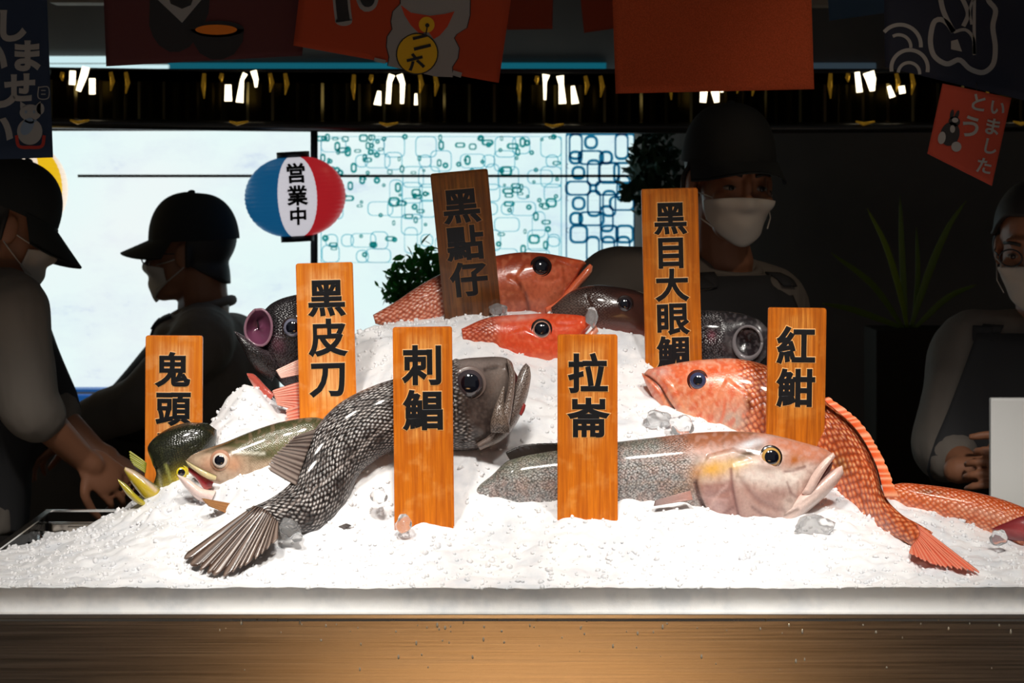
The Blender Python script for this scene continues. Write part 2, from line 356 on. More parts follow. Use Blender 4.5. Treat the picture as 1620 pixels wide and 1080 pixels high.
# ---- bed of ice: height surface through measured points
def P3(px, py, d): p = W(px, py, d); return (p.x, p.y, p.z)
ice_pts = [P3(px, 926, 3.81) for px in range(-120, 1800, 160)]
ice_pts += [P3(*p) for p in [
 (-60, 866, 4.15), (0, 868, 4.15), (60, 870, 4.12), (110, 846, 4.15), (150, 838, 4.13), (190, 826, 4.12), (240, 802, 4.1), (150, 885, 3.92), (250, 835, 4.0), (300, 865, 3.92), (320, 820, 4.04),
 (346, 768, 4.11), (378, 752, 4.11), (415, 736, 4.115), (436, 718, 4.125), (470, 714, 4.14), (300, 806, 4.085), (325, 806, 4.08), (262, 810, 4.1), (230, 820, 4.1), (345, 658, 4.30), (392, 602, 4.34), (425, 655, 4.28), (370, 684, 4.23), (400, 676, 4.24), (455, 690, 4.25), (480, 702, 4.25), (500, 686, 4.26), (540, 660, 4.27), (440, 700, 4.2), (450, 640, 4.36), (490, 600, 4.42),
 (560, 778, 4.02), (600, 742, 4.05), (650, 722, 4.075), (700, 720, 4.085), (740, 718, 4.09), (530, 812, 3.985),
 (570, 525, 4.45), (610, 510, 4.47), (590, 565, 4.38), (620, 595, 4.31), (660, 505, 4.48), (740, 497, 4.47), (700, 555, 4.38), (780, 565, 4.36), (760, 520, 4.42),
 (840, 655, 4.22), (860, 615, 4.31), (850, 712, 4.16), (780, 722, 4.12), (760, 785, 4.03), (670, 834, 3.97), (930, 820, 3.97), (600, 785, 4.03), (570, 808, 4.0), (520, 848, 3.95), (450, 858, 3.935), (350, 908, 3.86), (400, 845, 3.96), (420, 880, 3.9),
 (1050, 810, 4.015), (1000, 803, 4.015), (1140, 832, 4.0), (1200, 842, 4.0), (1250, 842, 4.0), (1300, 822, 4.04), (1330, 818, 4.05), (1400, 852, 3.98), (1430, 872, 3.94), (1100, 815, 4.01), (740, 808, 4.01),
 (1000, 690, 4.20), (1060, 682, 4.22), (1000, 650, 4.27), (990, 600, 4.35), (1000, 562, 4.42), (960, 515, 4.47), (1015, 525, 4.48), (930, 520, 4.46), (920, 600, 4.34),
 (1430, 800, 4.17), (1480, 808, 4.17), (1540, 832, 4.12), (1600, 862, 4.07), (1680, 876, 4.02), (1520, 880, 3.96), (1600, 895, 3.9), (1490, 902, 3.87), (1180, 700, 4.22)]]
ice_pts += [(-.84, 4.5, .972), (-.84, 4.3, .985), (-.7, 4.6, .972), (-.62, 4.45, .99), (-.45, 4.6, 1.1), (-.25, 4.6, 1.3), (0, 4.62, 1.36), (.2, 4.62, 1.33), (.35, 4.5, 1.24), (.42, 4.6, 1.18), (.5, 4.4, 1.15), (.6, 4.45, 1.08), (.8, 4.4, 1.04), (1.0, 4.4, 1.0), (1.0, 4.6, .98), (.75, 4.6, .99)]
IP = np.array(ice_pts)
def tps_fit(P, lam=2e-5):
    n = len(P); r2 = ((P[:, None, :2] - P[None, :, :2]) ** 2).sum(-1); K = r2 * np.log(r2 + 1e-9) * .5 + np.eye(n) * lam
    A = np.zeros((n + 3, n + 3)); A[:n, :n] = K; A[:n, n] = 1; A[:n, n + 1:] = P[:, :2]; A[n:, :n] = A[:n, n:].T
    return np.linalg.solve(A, np.r_[P[:, 2], 0, 0, 0])
TW = tps_fit(IP)
def ice_h(x, y):
    x = np.atleast_1d(x); y = np.atleast_1d(y); r2 = (x[:, None] - IP[None, :, 0]) ** 2 + (y[:, None] - IP[None, :, 1]) ** 2
    return np.maximum((r2 * np.log(r2 + 1e-9) * .5) @ TW[:-3] + TW[-3] + TW[-2] * x + TW[-1] * y, .962)
gx, gy = 460, 216
X, Y = np.meshgrid(np.linspace(XL + .008, XR, gx), np.linspace(D0 + .004, YB - .03, gy), indexing='ij')
Z = np.concatenate([ice_h(X[i], Y[i]) for i in range(gx)]); V = np.stack([X.ravel(), Y.ravel(), Z], 1)
nz = np.abs(vnoise(V, 26, 1)) * .010 + vnoise(V, 60, 2) * .003 + vnoise(V, 140, 3) * .001 + vnoise(V, 9, 5) * .006
edge = np.clip((V[:, 1] - D0) / .05, .25, 1); V[:, 2] += (nz - .006) * edge
sk = V.reshape(gx, gy, 3)[:, 0].copy(); sk2 = sk.copy(); sk2[:, 2] = BZ
V2 = np.concatenate([V, sk2]); Q = grid_quads(gx, gy)
qs = [(i * gy, gx * gy + i, gx * gy + i + 1, (i + 1) * gy) for i in range(gx - 1)]
M_ice = mat('crushed_ice', S(240, 240, 242), 0.4, spec=0.4, sss=0.7)
nt = NT(M_ice); co = nt.coord('Object'); nb = nt.noise(co, 120, 5, .7); nl = nt.noise(co, 18, 4)
nt.l(nt.ramp(nl, [(0.34, S(226, 228, 232)), (0.55, S(246, 245, 246))]), nt.b.inputs['Base Color']); nt.bump(nb, .3, .002)
ice = np_mesh('ice_bed', V2, np.concatenate([Q, np.array(qs)]), M_ice)
tag(ice, 'mound of white crushed ice under the fish in the counter', 'ice', kind='stuff')
ICE = BVHTree.FromPolygons([Vector(v) for v in V2], [tuple(q) for q in Q.tolist()])
# loose pebbles of ice over the bed
rng = np.random.default_rng(3)
ico = bmesh.new(); bmesh.ops.create_icosphere(ico, subdivisions=1, radius=1); icoV = np.array([v.co[:] for v in ico.verts]); icoF = [[v.index for v in f.verts] for f in ico.faces]; ico.free()
N = 6000; ii = rng.integers(0, gx * gy, N); geoV, geoF = [], []
for k in range(N):
    p = V[ii[k]]; r = rng.uniform(.0015, .0042) * (1.5 if rng.random() < .12 else 1); s = rng.uniform(.6, 1.3, 3)
    A = np.linalg.qr(rng.normal(size=(3, 3)))[0]
    v = (icoV * (1 + rng.normal(0, .13, (12, 1)))) * s * r @ A.T + p + np.array([rng.uniform(-.002, .002), 0, r * .15])
    geoV.append(v); geoF += [[q + 12 * k for q in f] for f in icoF]
crumb = np_mesh('ice_crumbs', np.concatenate(geoV), np.array(geoF), M_ice, ice)
tag(crumb, kind='stuff')
# a few clear lumps that stand out
M_clear = mat('clear_ice', (0.96, 0.97, 0.98), 0.06, trans=0.85); M_clear.node_tree.nodes['Principled BSDF'].inputs['IOR'].default_value = 1.31
def lump(px, py, d, rx, ry, label, seed, m=M_clear):
    bm = bmesh.new(); bmesh.ops.create_icosphere(bm, subdivisions=3, radius=1); c = W(px, py, d); k = d / F
    for v in bm.verts:
        q = mnoise.noise(v.co * 1.3 + Vector((seed, 0, 0))) * .35 + mnoise.noise(v.co * 3 + Vector((0, seed, 0))) * .12
        co_ = v.co * (1 + q); v.co = c + Vector((co_.x * rx * k, co_.y * min(rx, ry) * k, co_.z * ry * k))
    return tag(bm_obj('ice_lump', bm, m, None, True), label, 'ice lump')
lump(787, 489, 4.47, 15, 9, 'clear ice lump in front of the dark top sign, below the upper red fish', 1)
lump(936, 500, 4.40, 9, 17, 'upright clear ice sliver at the mouth of the bright red fish', 2)
lump(1078, 672, 4.20, 20, 16, 'clear ice cube under the chin of the big orange fish', 3)
lump(1040, 664, 4.24, 22, 16, 'frosty ice lump left of the clear cube under the orange fish chin', 9)
lump(1288, 832, 4.00, 30, 17, 'large clear ice lump below the jaw of the grey spotted fish', 4)
lump(1580, 850, 4.02, 14, 12, 'ice lump beside the cut red fish end at right', 5)
lump(458, 836, 3.93, 17, 16, 'clear ice lump at the tail root of the dark grey fish', 6)
lump(600, 784, 3.99, 13, 12, 'small clear ice lump left of the front middle sign', 7)
lump(638, 828, 3.955, 12, 14, 'small clear ice lump at the foot of the front middle sign', 8)
lump(470, 850, 3.92, 9, 8, 'tiny ice lump below the belly of the dark grey fish', 11)
# ================================================================== fish
def seg_dist(P, L):                                # distance from points to a polyline
    L = np.asarray(L, float); best = np.full(len(P), 1e9)
    for a, b in zip(L[:-1], L[1:]):
        ab = b - a; t = np.clip(((P - a) @ ab) / (ab @ ab + 1e-9), 0, 1); best = np.minimum(best, np.linalg.norm(P - a - t[:, None] * ab, axis=1))
    return best
def poly_sd(P, G):                                 # signed distance, positive inside
    G = np.asarray(G, float); d = seg_dist(P, np.r_[G, G[:1]]); ins = np.zeros(len(P), bool); x, y = P[:, 0], P[:, 1]
    for a, b in zip(G, np.roll(G, -1, 0)):
        c = ((a[1] > y) != (b[1] > y)) & (x < (b[0] - a[0]) * (y - a[1]) / (b[1] - a[1] + 1e-12) + a[0]); ins ^= c
    return np.where(ins, d, -d)
def sm(x): x = np.clip(x, 0, 1); return x * x * (3 - 2 * x)
def smooth_line(L, n=40): return spline(np.asarray(L, float), n) if len(L) > 2 else np.asarray(L, float)
def loft(st, ns, na, q=1.0, ops=(), base=None, belly=None, mask0=None, back=None):
    R = spline(np.asarray(st, float), ns); R[:, 5] = np.maximum(R[:, 5], .6)
    T, B, d, hw = R[:, :2], R[:, 2:4], R[:, 4], R[:, 5]; C = (T + B) / 2; H = (T - B) / 2; h = np.linalg.norm(H, axis=1) + 1e-9
    th = np.linspace(0, 2 * math.pi, na, endpoint=False); c, s = np.cos(th), np.sin(th); ss = np.sign(s) * np.abs(s) ** q
    p = C[:, None] + H[:, None] * c[None, :, None]; off = hw[:, None] * ss[None]
    arc = np.concatenate([[0], np.cumsum(np.linalg.norm(np.diff(C, axis=0), axis=1))])
    vv = np.abs(th - 2 * math.pi * (th > math.pi)) / math.pi
    per = math.pi * .5 * (h + hw); V_ = (vv[None] - .5) * per[:, None]
    uv = np.stack([np.broadcast_to(arc[:, None], V_.shape), V_], -1).reshape(-1, 2) / 100
    nh = c[None] / h[:, None]; nd = s[None] / hw[:, None]; L = np.sqrt(nh ** 2 + nd ** 2) + 1e-9; nh, nd = nh / L, nd / L
    p = p.reshape(-1, 2); disp = np.zeros(len(p)); vt = np.broadcast_to(vv[None], (ns, na)).ravel(); sv = np.broadcast_to(np.linspace(0, 1, ns)[:, None], (ns, na)).ravel()
    col = np.tile(np.asarray(base, float), (len(p), 1)); mask = np.ones(len(p)) if mask0 is None else sm((sv - mask0[0]) / (mask0[1] - mask0[0] + 1e-9))
    if back is not None: col += (back - col) * sm((.42 - vt) / .3)[:, None]
    if belly is not None: col += (belly - col) * sm((vt - .55) / .3)[:, None]
    for o in ops:
        k = o[0]
        if k == 'groove': disp -= o[3] * np.exp(-(seg_dist(p, smooth_line(o[1])) / o[2]) ** 2)
        elif k == 'plate': disp += o[2] * sm(poly_sd(p, o[1]) / o[3] + .5)
        elif k in ('bump', 'blob'):
            _, x, y, rx, ry, a = o[:6]; a = math.radians(a); dx, dy = p[:, 0] - x, p[:, 1] - y
            e = np.exp(-(((dx * math.cos(a) + dy * math.sin(a)) / rx) ** 2 + ((-dx * math.sin(a) + dy * math.cos(a)) / ry) ** 2))
            if k == 'bump': disp += o[6] * e
            else: col += (o[6] - col) * (e * o[7])[:, None]
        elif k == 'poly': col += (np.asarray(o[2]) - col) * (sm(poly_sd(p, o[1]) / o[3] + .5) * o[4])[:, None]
        elif k == 'line': col += (np.asarray(o[2]) - col) * (np.exp(-(seg_dist(p, smooth_line(o[1])) / o[3]) ** 2) * o[4])[:, None]
        elif k == 'noscale': mask *= 1 - sm(poly_sd(p, o[1]) / o[2] + .5)
        elif k == 'mottle':
            q3 = np.c_[p, np.zeros(len(p))]; e = sm((vnoise(q3, 1 / o[2], 3) + o[5]) * 3) * o[4] if len(o) > 5 else sm(vnoise(q3, 1 / o[2], 3) * 3) * o[4]
            col += (np.asarray(o[3]) - col) * e[:, None]
    unit = (H / h[:, None])
    p2 = p.reshape(ns, na, 2) + unit[:, None] * (nh * disp.reshape(ns, na))[..., None]
    off = off + nd * disp.reshape(ns, na); D = d[:, None] - off * d[:, None] / F
    P = np.concatenate([p2, D[..., None]], -1).reshape(-1, 3); V = Wn(P)
    Q = grid_quads(ns, na, True)
    e0, e1 = len(V), len(V) + 1; V = np.r_[V, V[:na].mean(0)[None], V[(ns - 1) * na:ns * na].mean(0)[None]]
    F3 = [(e0, (j + 1) % na, j) for j in range(na)] + [(e1, (ns - 1) * na + j, (ns - 1) * na + (j + 1) % na) for j in range(na)]
    ex = lambda a: np.r_[a, a[:1], a[(ns - 1) * na:(ns - 1) * na + 1]]
    return V, [tuple(x) for x in Q.tolist()] + F3, ex(uv), np.clip(ex(col), 0, 1), ex(mask)
def skin(name, su=6.0, sv=5.0, fleck=(1, 1, 1), fs=0.3, dark=(0, 0, 0), ds=0.5, rough=.3, bump=.5, rnd=.25, speck=None, coat=.35, fine=.12, fmin=.35, ang=45):
    m = mat(name, rough=rough, coat=coat); t = NT(m)
    a = t.n('ShaderNodeVertexColor', layer_name='Col'); k = t.n('ShaderNodeAttribute', attribute_name='scalemask').outputs['Fac']
    uv = t.n('ShaderNodeUVMap'); mp = t.n('ShaderNodeMapping'); mp.inputs['Scale'].default_value = (100 / su, 100 / sv, 1); t.l(uv.outputs[0], mp.inputs[0])
    mr = t.n('ShaderNodeMapping'); mr.inputs['Rotation'].default_value = (0, 0, math.radians(ang)); t.l(mp.outputs[0], mr.inputs[0])
    vo = t.n('ShaderNodeTexVoronoi', voronoi_dimensions='2D', feature='F1', i_Scale=1.0, i_Randomness=rnd); t.l(mr.outputs[0], vo.inputs['Vector'])
    dist = vo.outputs['Distance']
    centre = t.ramp(dist, [(0.08, 1.0), (0.38, 0.0)]); edge = t.ramp(dist, [(0.34, 0.0), (0.56, 1.0)])
    co = t.coord('Object'); n1 = t.noise(co, 45, 4); n2 = t.noise(co, 260, 3)
    var = t.ramp(n1, [(0.38, fmin), (0.62, 1.0)])
    c = t.mix(t.math('MULTIPLY', t.math('MULTIPLY', edge, k), ds), a.outputs['Color'], dark)
    c = t.mix(t.math('MULTIPLY', t.math('MULTIPLY', t.math('MULTIPLY', centre, k), var), fs), c, fleck)
    c = t.mix(t.math('MULTIPLY', t.ramp(n2, [(0.35, 0.0), (0.7, 1.0)]), fine), c, (0.02, 0.015, 0.012))
    if speck is not None:
        sp = t.n('ShaderNodeTexNoise', i_Scale=speck[0], i_Detail=3, i_Roughness=.7); t.l(co, sp.inputs['Vector'])
        c = t.mix(t.math('MULTIPLY', t.math('MULTIPLY', t.ramp(sp.outputs['Fac'], [(speck[1], 0.0), (speck[1] + .06, 1.0)]), k), speck[3]), c, speck[2])
    t.l(c, t.b.inputs['Base Color'])
    hgt = t.math('ADD', t.math('MULTIPLY', t.math('SUBTRACT', 1.0, dist), k), t.math('MULTIPLY', n2, .25))
    t.bump(hgt, bump, .0025)
    return m
def fish_part(name, st, m, parent, ns=60, na=48, **kw):
    V, Q, uv, col, mk = loft(st, ns, na, **kw)
    o = np_mesh(name, V, Q, m, parent, uv, col, mk)
    return o, BVHTree.FromPolygons([Vector(v) for v in V], Q)
def hit(bvh, px, py, dflt=4.1):
    o = Vector((0, 0, HC)); d = (W(px, py, 4.0) - o).normalized(); r = bvh.ray_cast(o, d)
    return (r[0], r[1]) if r[0] is not None else (W(px, py, dflt), Vector((0, -1, 0)))
M_pupil = mat('fish_pupil', S(12, 14, 24), .04, coat=1.0, spec=.8)
def iris(name, c): return mat(name, c, .15, coat=1.0)
M_rimdk = mat('eye_socket', S(40, 28, 26), .25, coat=.6)
def eye(parent, bvh, px, py, r, m_iris, m_rim=None, pup=.62, d=4.1, out=.25, rim=1.16, flat=.55):
    P, nrm = hit(bvh, px, py, d); ax = (nrm + Vector((0, -1.2, 0))).normalized(); k = P.y / F
    R = r * k; nl, na = 22, 36; zq = ax.to_track_quat('Z', 'Y').to_matrix(); V, Q, mi = [], [], []
    prof = []
    for i in range(nl):
        a = i / (nl - 1) * math.pi * .55; prof.append((math.sin(a) * R, math.cos(a) * R * flat))
    prof += [(R * rim, R * flat * math.cos(math.pi * .5) + R * .02), (R * rim * 1.1, -R * .35)]
    for rr, zz in prof:
        for j in range(na):
            t = 2 * math.pi * j / na; V.append(P + zq @ Vector((rr * math.cos(t), rr * math.sin(t), zz - R * flat + R * out + R * .18)))
    q = grid_quads(len(prof), na, True)
    for i in range(len(prof) - 1):
        a = math.sin(min(i + .5, nl - 1) / (nl - 1) * math.pi * .55); mi += [(0 if a < pup else (1 if i < nl - 1 else 2))] * na
    return np_mesh('eye', [tuple(v) for v in V], q, [M_pupil, m_iris, m_rim or M_rimdk], parent, mi=mi)
def fin(name, base, tip, m, parent, rays=14, th=1.2, amp=1.4, jag=.08, nv=22, curve=0.0, cb=None, ct=None, cr=None, sharp=3.0):
    B = spline(np.asarray(base, float), rays * 6 + 1); T = spline(np.asarray(tip, float), rays * 6 + 1); nu = len(B); u = np.linspace(0, 1, nu); v = np.linspace(0, 1, nv)
    uw = u + .012 * np.sin(u * 23) + .006 * np.sin(u * 61 + 1); ray = np.abs(np.sin(uw * rays * math.pi)) ** .7; amp = amp * .55; cut = 1 - jag * (1 - ray) * (1 + .6 * np.sin(u * 37.1))
    cut = np.clip(cut, .2, 1.0)
    P = B[:, None] + (T - B)[:, None] * (v[None, :, None] * (1 + (cut[:, None, None] - 1) * v[None, :, None] ** 2))
    P[..., 2] -= ((ray - .5) * amp)[:, None] * np.sin(np.clip(v * 2.5, 0, 1) * math.pi / 2)[None] * P[..., 2] / F
    P[..., 2] -= curve * np.sin(v * math.pi)[None] * P[..., 2] / F
    cb, ct = np.asarray(cb), np.asarray(ct); c = cb + (ct - cb) * v[None, :, None]; c = np.broadcast_to(c, (nu, nv, 3)).copy()
    if cr is not None: c += (np.asarray(cr) - c) * ((np.clip(ray, 0, 1) ** sharp)[:, None] * np.ones(nv)[None])[..., None] * .75
    o = np_mesh(name, Wn(P.reshape(-1, 3)), grid_quads(nu, nv), m, parent, np.stack([np.repeat(u, nv), np.tile(v, nu)], 1), c.reshape(-1, 3), np.zeros(nu * nv))
    md = o.modifiers.new('thickness', 'SOLIDIFY'); md.thickness = th * 4.1 / F; md.offset = 0
    return o
def patch(name, poly, bvh, m, parent, h0=.5, h1=3.0, d=4.1, nr=14, n=80, cen=None, col=(1, 1, 1), col_in=None, pw=3):
    G = np.asarray(poly, float); G = spline(np.r_[G, G[:1]], n + 1)[:-1]; c = np.asarray(cen if cen is not None else G.mean(0)); V, C = [], []
    for i in range(nr + 1):
        f = i / nr
        for g in G:
            q = c + (g - c) * f; P, nn = hit(bvh, q[0], q[1], d); hh = (h0 + h1 * (1 - f ** pw)) if i < nr else -2.5
            V.append(tuple(P + (nn * .5 + Vector((0, -.6, 0))) * hh * P.y / F)); C.append(np.asarray(col) if col_in is None else np.asarray(col_in) + (np.asarray(col) - np.asarray(col_in)) * f)
    return np_mesh(name, V, grid_quads(nr + 1, n, True), m, parent, np.zeros((len(V), 2)), np.array(C), np.zeros(len(V)))
M_fin = skin('fin_membrane', fs=0, ds=0, rough=.32, bump=.15, coat=.4, fine=.1)
M_flesh = skin('wet_flesh', fs=0, ds=0, rough=.28, bump=.2, coat=.5, fine=.08)
def fish(name, px, py, d, label, cat='fish'): return thing(name, W(px, py, d), label, cat, 'whole fish on the ice')

# ---------------------------------------------------------------- A dark grey grouper, front left
A = fish('grouper', 600, 720, 4.07, 'dark grey scaly fish with open mouth curving behind the front middle sign')
dk = S(52, 43, 41)
mA = skin('grouper_skin', 9.0, 4.2, S(244, 238, 234), 1.0, S(16, 12, 12), .95, .32, .9, .4, fine=.25, fmin=.05, ang=45)  # flecks: pale scale centres plus glossy scale glints put into the colour
stA = [(388, 806, 430, 824, 3.925, 6), (430, 787, 462, 840, 3.945, 13), (464, 758, 506, 838, 3.975, 22), (480, 715, 545, 800, 4.01, 31), (498, 679, 566, 755, 4.035, 38), (535, 639, 592, 730, 4.05, 44), (588, 611, 622, 714, 4.065, 48), (640, 594, 655, 712, 4.08, 50), (690, 578, 692, 712, 4.09, 50), (730, 568, 736, 712, 4.10, 47), (762, 565, 772, 708, 4.105, 41), (785, 564, 796, 688, 4.11, 32), (800, 566, 807, 652, 4.113, 24), (809, 572, 811, 612, 4.115, 14), (813, 582, 813, 596, 4.115, 5)]
opsA = [('noscale', [(722, 560), (830, 555), (830, 720), (760, 720), (735, 660)], 26),
  ('line', [(440, 812), (500, 772), (560, 720), (622, 665), (690, 640)], S(190, 175, 168), 2.2, .8), ('groove', [(440, 812), (500, 772), (560, 720), (622, 665), (690, 640)], 3, 1.2),
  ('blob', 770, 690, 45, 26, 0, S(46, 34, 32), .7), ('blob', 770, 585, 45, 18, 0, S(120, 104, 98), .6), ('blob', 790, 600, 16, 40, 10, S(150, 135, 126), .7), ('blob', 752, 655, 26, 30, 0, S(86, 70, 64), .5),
  ('bump', 741, 607, 30, 26, 0, 3.5), ('groove', [(728, 700), (740, 680), (733, 645), (722, 625)], 4, 3), ('groove', [(768, 585), (785, 580), (795, 583)], 3, 3), ('line', [(768, 585), (785, 580)], S(20, 14, 14), 3, .9),
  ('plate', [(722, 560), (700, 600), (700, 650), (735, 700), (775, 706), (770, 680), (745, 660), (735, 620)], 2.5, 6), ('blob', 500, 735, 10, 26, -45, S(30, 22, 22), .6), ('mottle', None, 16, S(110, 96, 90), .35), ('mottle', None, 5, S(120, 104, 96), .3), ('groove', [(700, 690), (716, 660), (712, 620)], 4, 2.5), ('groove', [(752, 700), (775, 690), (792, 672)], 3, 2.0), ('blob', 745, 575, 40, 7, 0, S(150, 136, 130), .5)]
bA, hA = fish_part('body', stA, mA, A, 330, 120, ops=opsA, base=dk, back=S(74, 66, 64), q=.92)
mAh = skin('grouper_head_skin', 3.6, 2.4, S(190, 178, 168), .45, S(30, 22, 20), .5, .32, .4, .6, fine=.22)
jawA, hJ = fish_part('lower_jaw', [(752, 700, 760, 712, 4.09, 22), (785, 676, 794, 696, 4.095, 25), (806, 640, 818, 668, 4.1, 23), (815, 606, 834, 628, 4.105, 17), (824, 584, 840, 596, 4.11, 10), (832, 574, 838, 580, 4.11, 3)], mAh, A, 80, 40, base=S(112, 96, 88), belly=S(176, 160, 150), mask0=(0, .2))
mx_, _ = fish_part('upper_lip', [(800, 566, 806, 570, 4.085, 8), (805, 590, 815, 592, 4.08, 9), (800, 630, 812, 634, 4.07, 9), (788, 662, 806, 668, 4.062, 8), (778, 680, 800, 686, 4.062, 4)], mAh, A, 70, 30, base=S(126, 108, 98), belly=S(170, 152, 142))
mx2, _ = fish_part('cheek_bone', [(796, 610, 799, 611, 4.075, 3), (782, 645, 798, 648, 4.056, 7), (776, 668, 806, 672, 4.053, 8), (776, 684, 806, 684, 4.06, 4)], mAh, A, 50, 30, base=S(120, 102, 90))
fish_part('mouth_lining', [(806, 580, 812, 582, 4.108, 6), (812, 600, 822, 604, 4.108, 9), (808, 640, 822, 646, 4.106, 9), (800, 664, 812, 672, 4.1, 5)], M_flesh, A, 30, 24, base=S(70, 24, 24))
fish_part('gill_membrane', [(821, 654, 825, 658, 4.09, 2), (825, 642, 830, 649, 4.092, 3), (829, 637, 832, 641, 4.092, 1.5)], M_flesh, A, 20, 16, base=S(150, 52, 50))
eye(A, hA, 743, 606, 22, iris('grouper_iris', S(70, 62, 66)), mat('grouper_eye_rim', S(120, 104, 98), .3, coat=.5), .66, out=.3)
cA, cB_, cR = S(36, 25, 23), S(74, 54, 44), S(156, 136, 124)
fin('tail_fin', [(402, 800, 3.93), (420, 806, 3.915), (440, 826, 3.915)], [(288, 880, 3.885), (310, 900, 3.86), (352, 912, 3.85), (368, 905, 3.85), (404, 884, 3.87), (440, 852, 3.89)], M_fin, A, 13, 2.0, 7, .12, cb=cA, ct=cB_, cr=cR, sharp=10)
fin('dorsal_fin', [(468, 768, 3.96), (482, 726, 3.985), (500, 678, 4.01)], [(424, 742, 3.95), (428, 726, 3.955), (466, 690, 3.97)], M_fin, A, 12, 2.0, 4, .15, cb=S(64, 50, 46), ct=S(120, 104, 98), cr=S(176, 160, 150), sharp=4)
fin('anal_fin', [(500, 840, 3.97), (525, 836, 3.972), (548, 828, 3.975)], [(512, 848, 3.965), (540, 840, 3.968), (556, 831, 3.97)], M_fin, A, 5, 1.5, 2, .1, cb=S(84, 76, 72), ct=S(60, 52, 50))

# ---------------------------------------------------------------- F grey spotted amberjack, front right
Fi = fish('amberjack', 1050, 750, 4.08, 'grey speckled fish with pinkish head and yellow eye, front right')
mF = skin('amberjack_skin', 4.4, 3.4, S(214, 214, 214), .55, S(70, 72, 74), .45, .4, .5, .7, speck=(330, .53, S(52, 52, 52), .75), fine=.15)
stF = [(722, 792, 726, 812, 4.05, 8), (775, 754, 782, 806, 4.06, 24), (806, 727, 815, 812, 4.065, 36), (860, 713, 868, 818, 4.075, 44), (930, 704, 934, 822, 4.08, 49), (990, 697, 990, 822, 4.085, 50), (1050, 690, 1048, 820, 4.085, 52), (1107, 684, 1100, 826, 4.085, 54), (1160, 682, 1150, 836, 4.085, 54), (1206, 685, 1200, 840, 4.085, 50), (1242, 692, 1236, 838, 4.085, 44), (1268, 699, 1262, 816, 4.085, 36), (1290, 705, 1281, 780, 4.085, 27), (1307, 711, 1298, 750, 4.085, 17), (1319, 718, 1312, 730, 4.085, 6)]
oper = [(1121, 722), (1106, 745), (1101, 762), (1106, 780), (1117, 803), (1141, 826), (1164, 833), (1180, 836), (1240, 836), (1262, 812), (1262, 760), (1200, 725), (1160, 712)]
pre = [(1156, 738), (1158, 765), (1166, 800), (1174, 826), (1200, 836), (1250, 820), (1262, 780), (1230, 740), (1190, 730)]
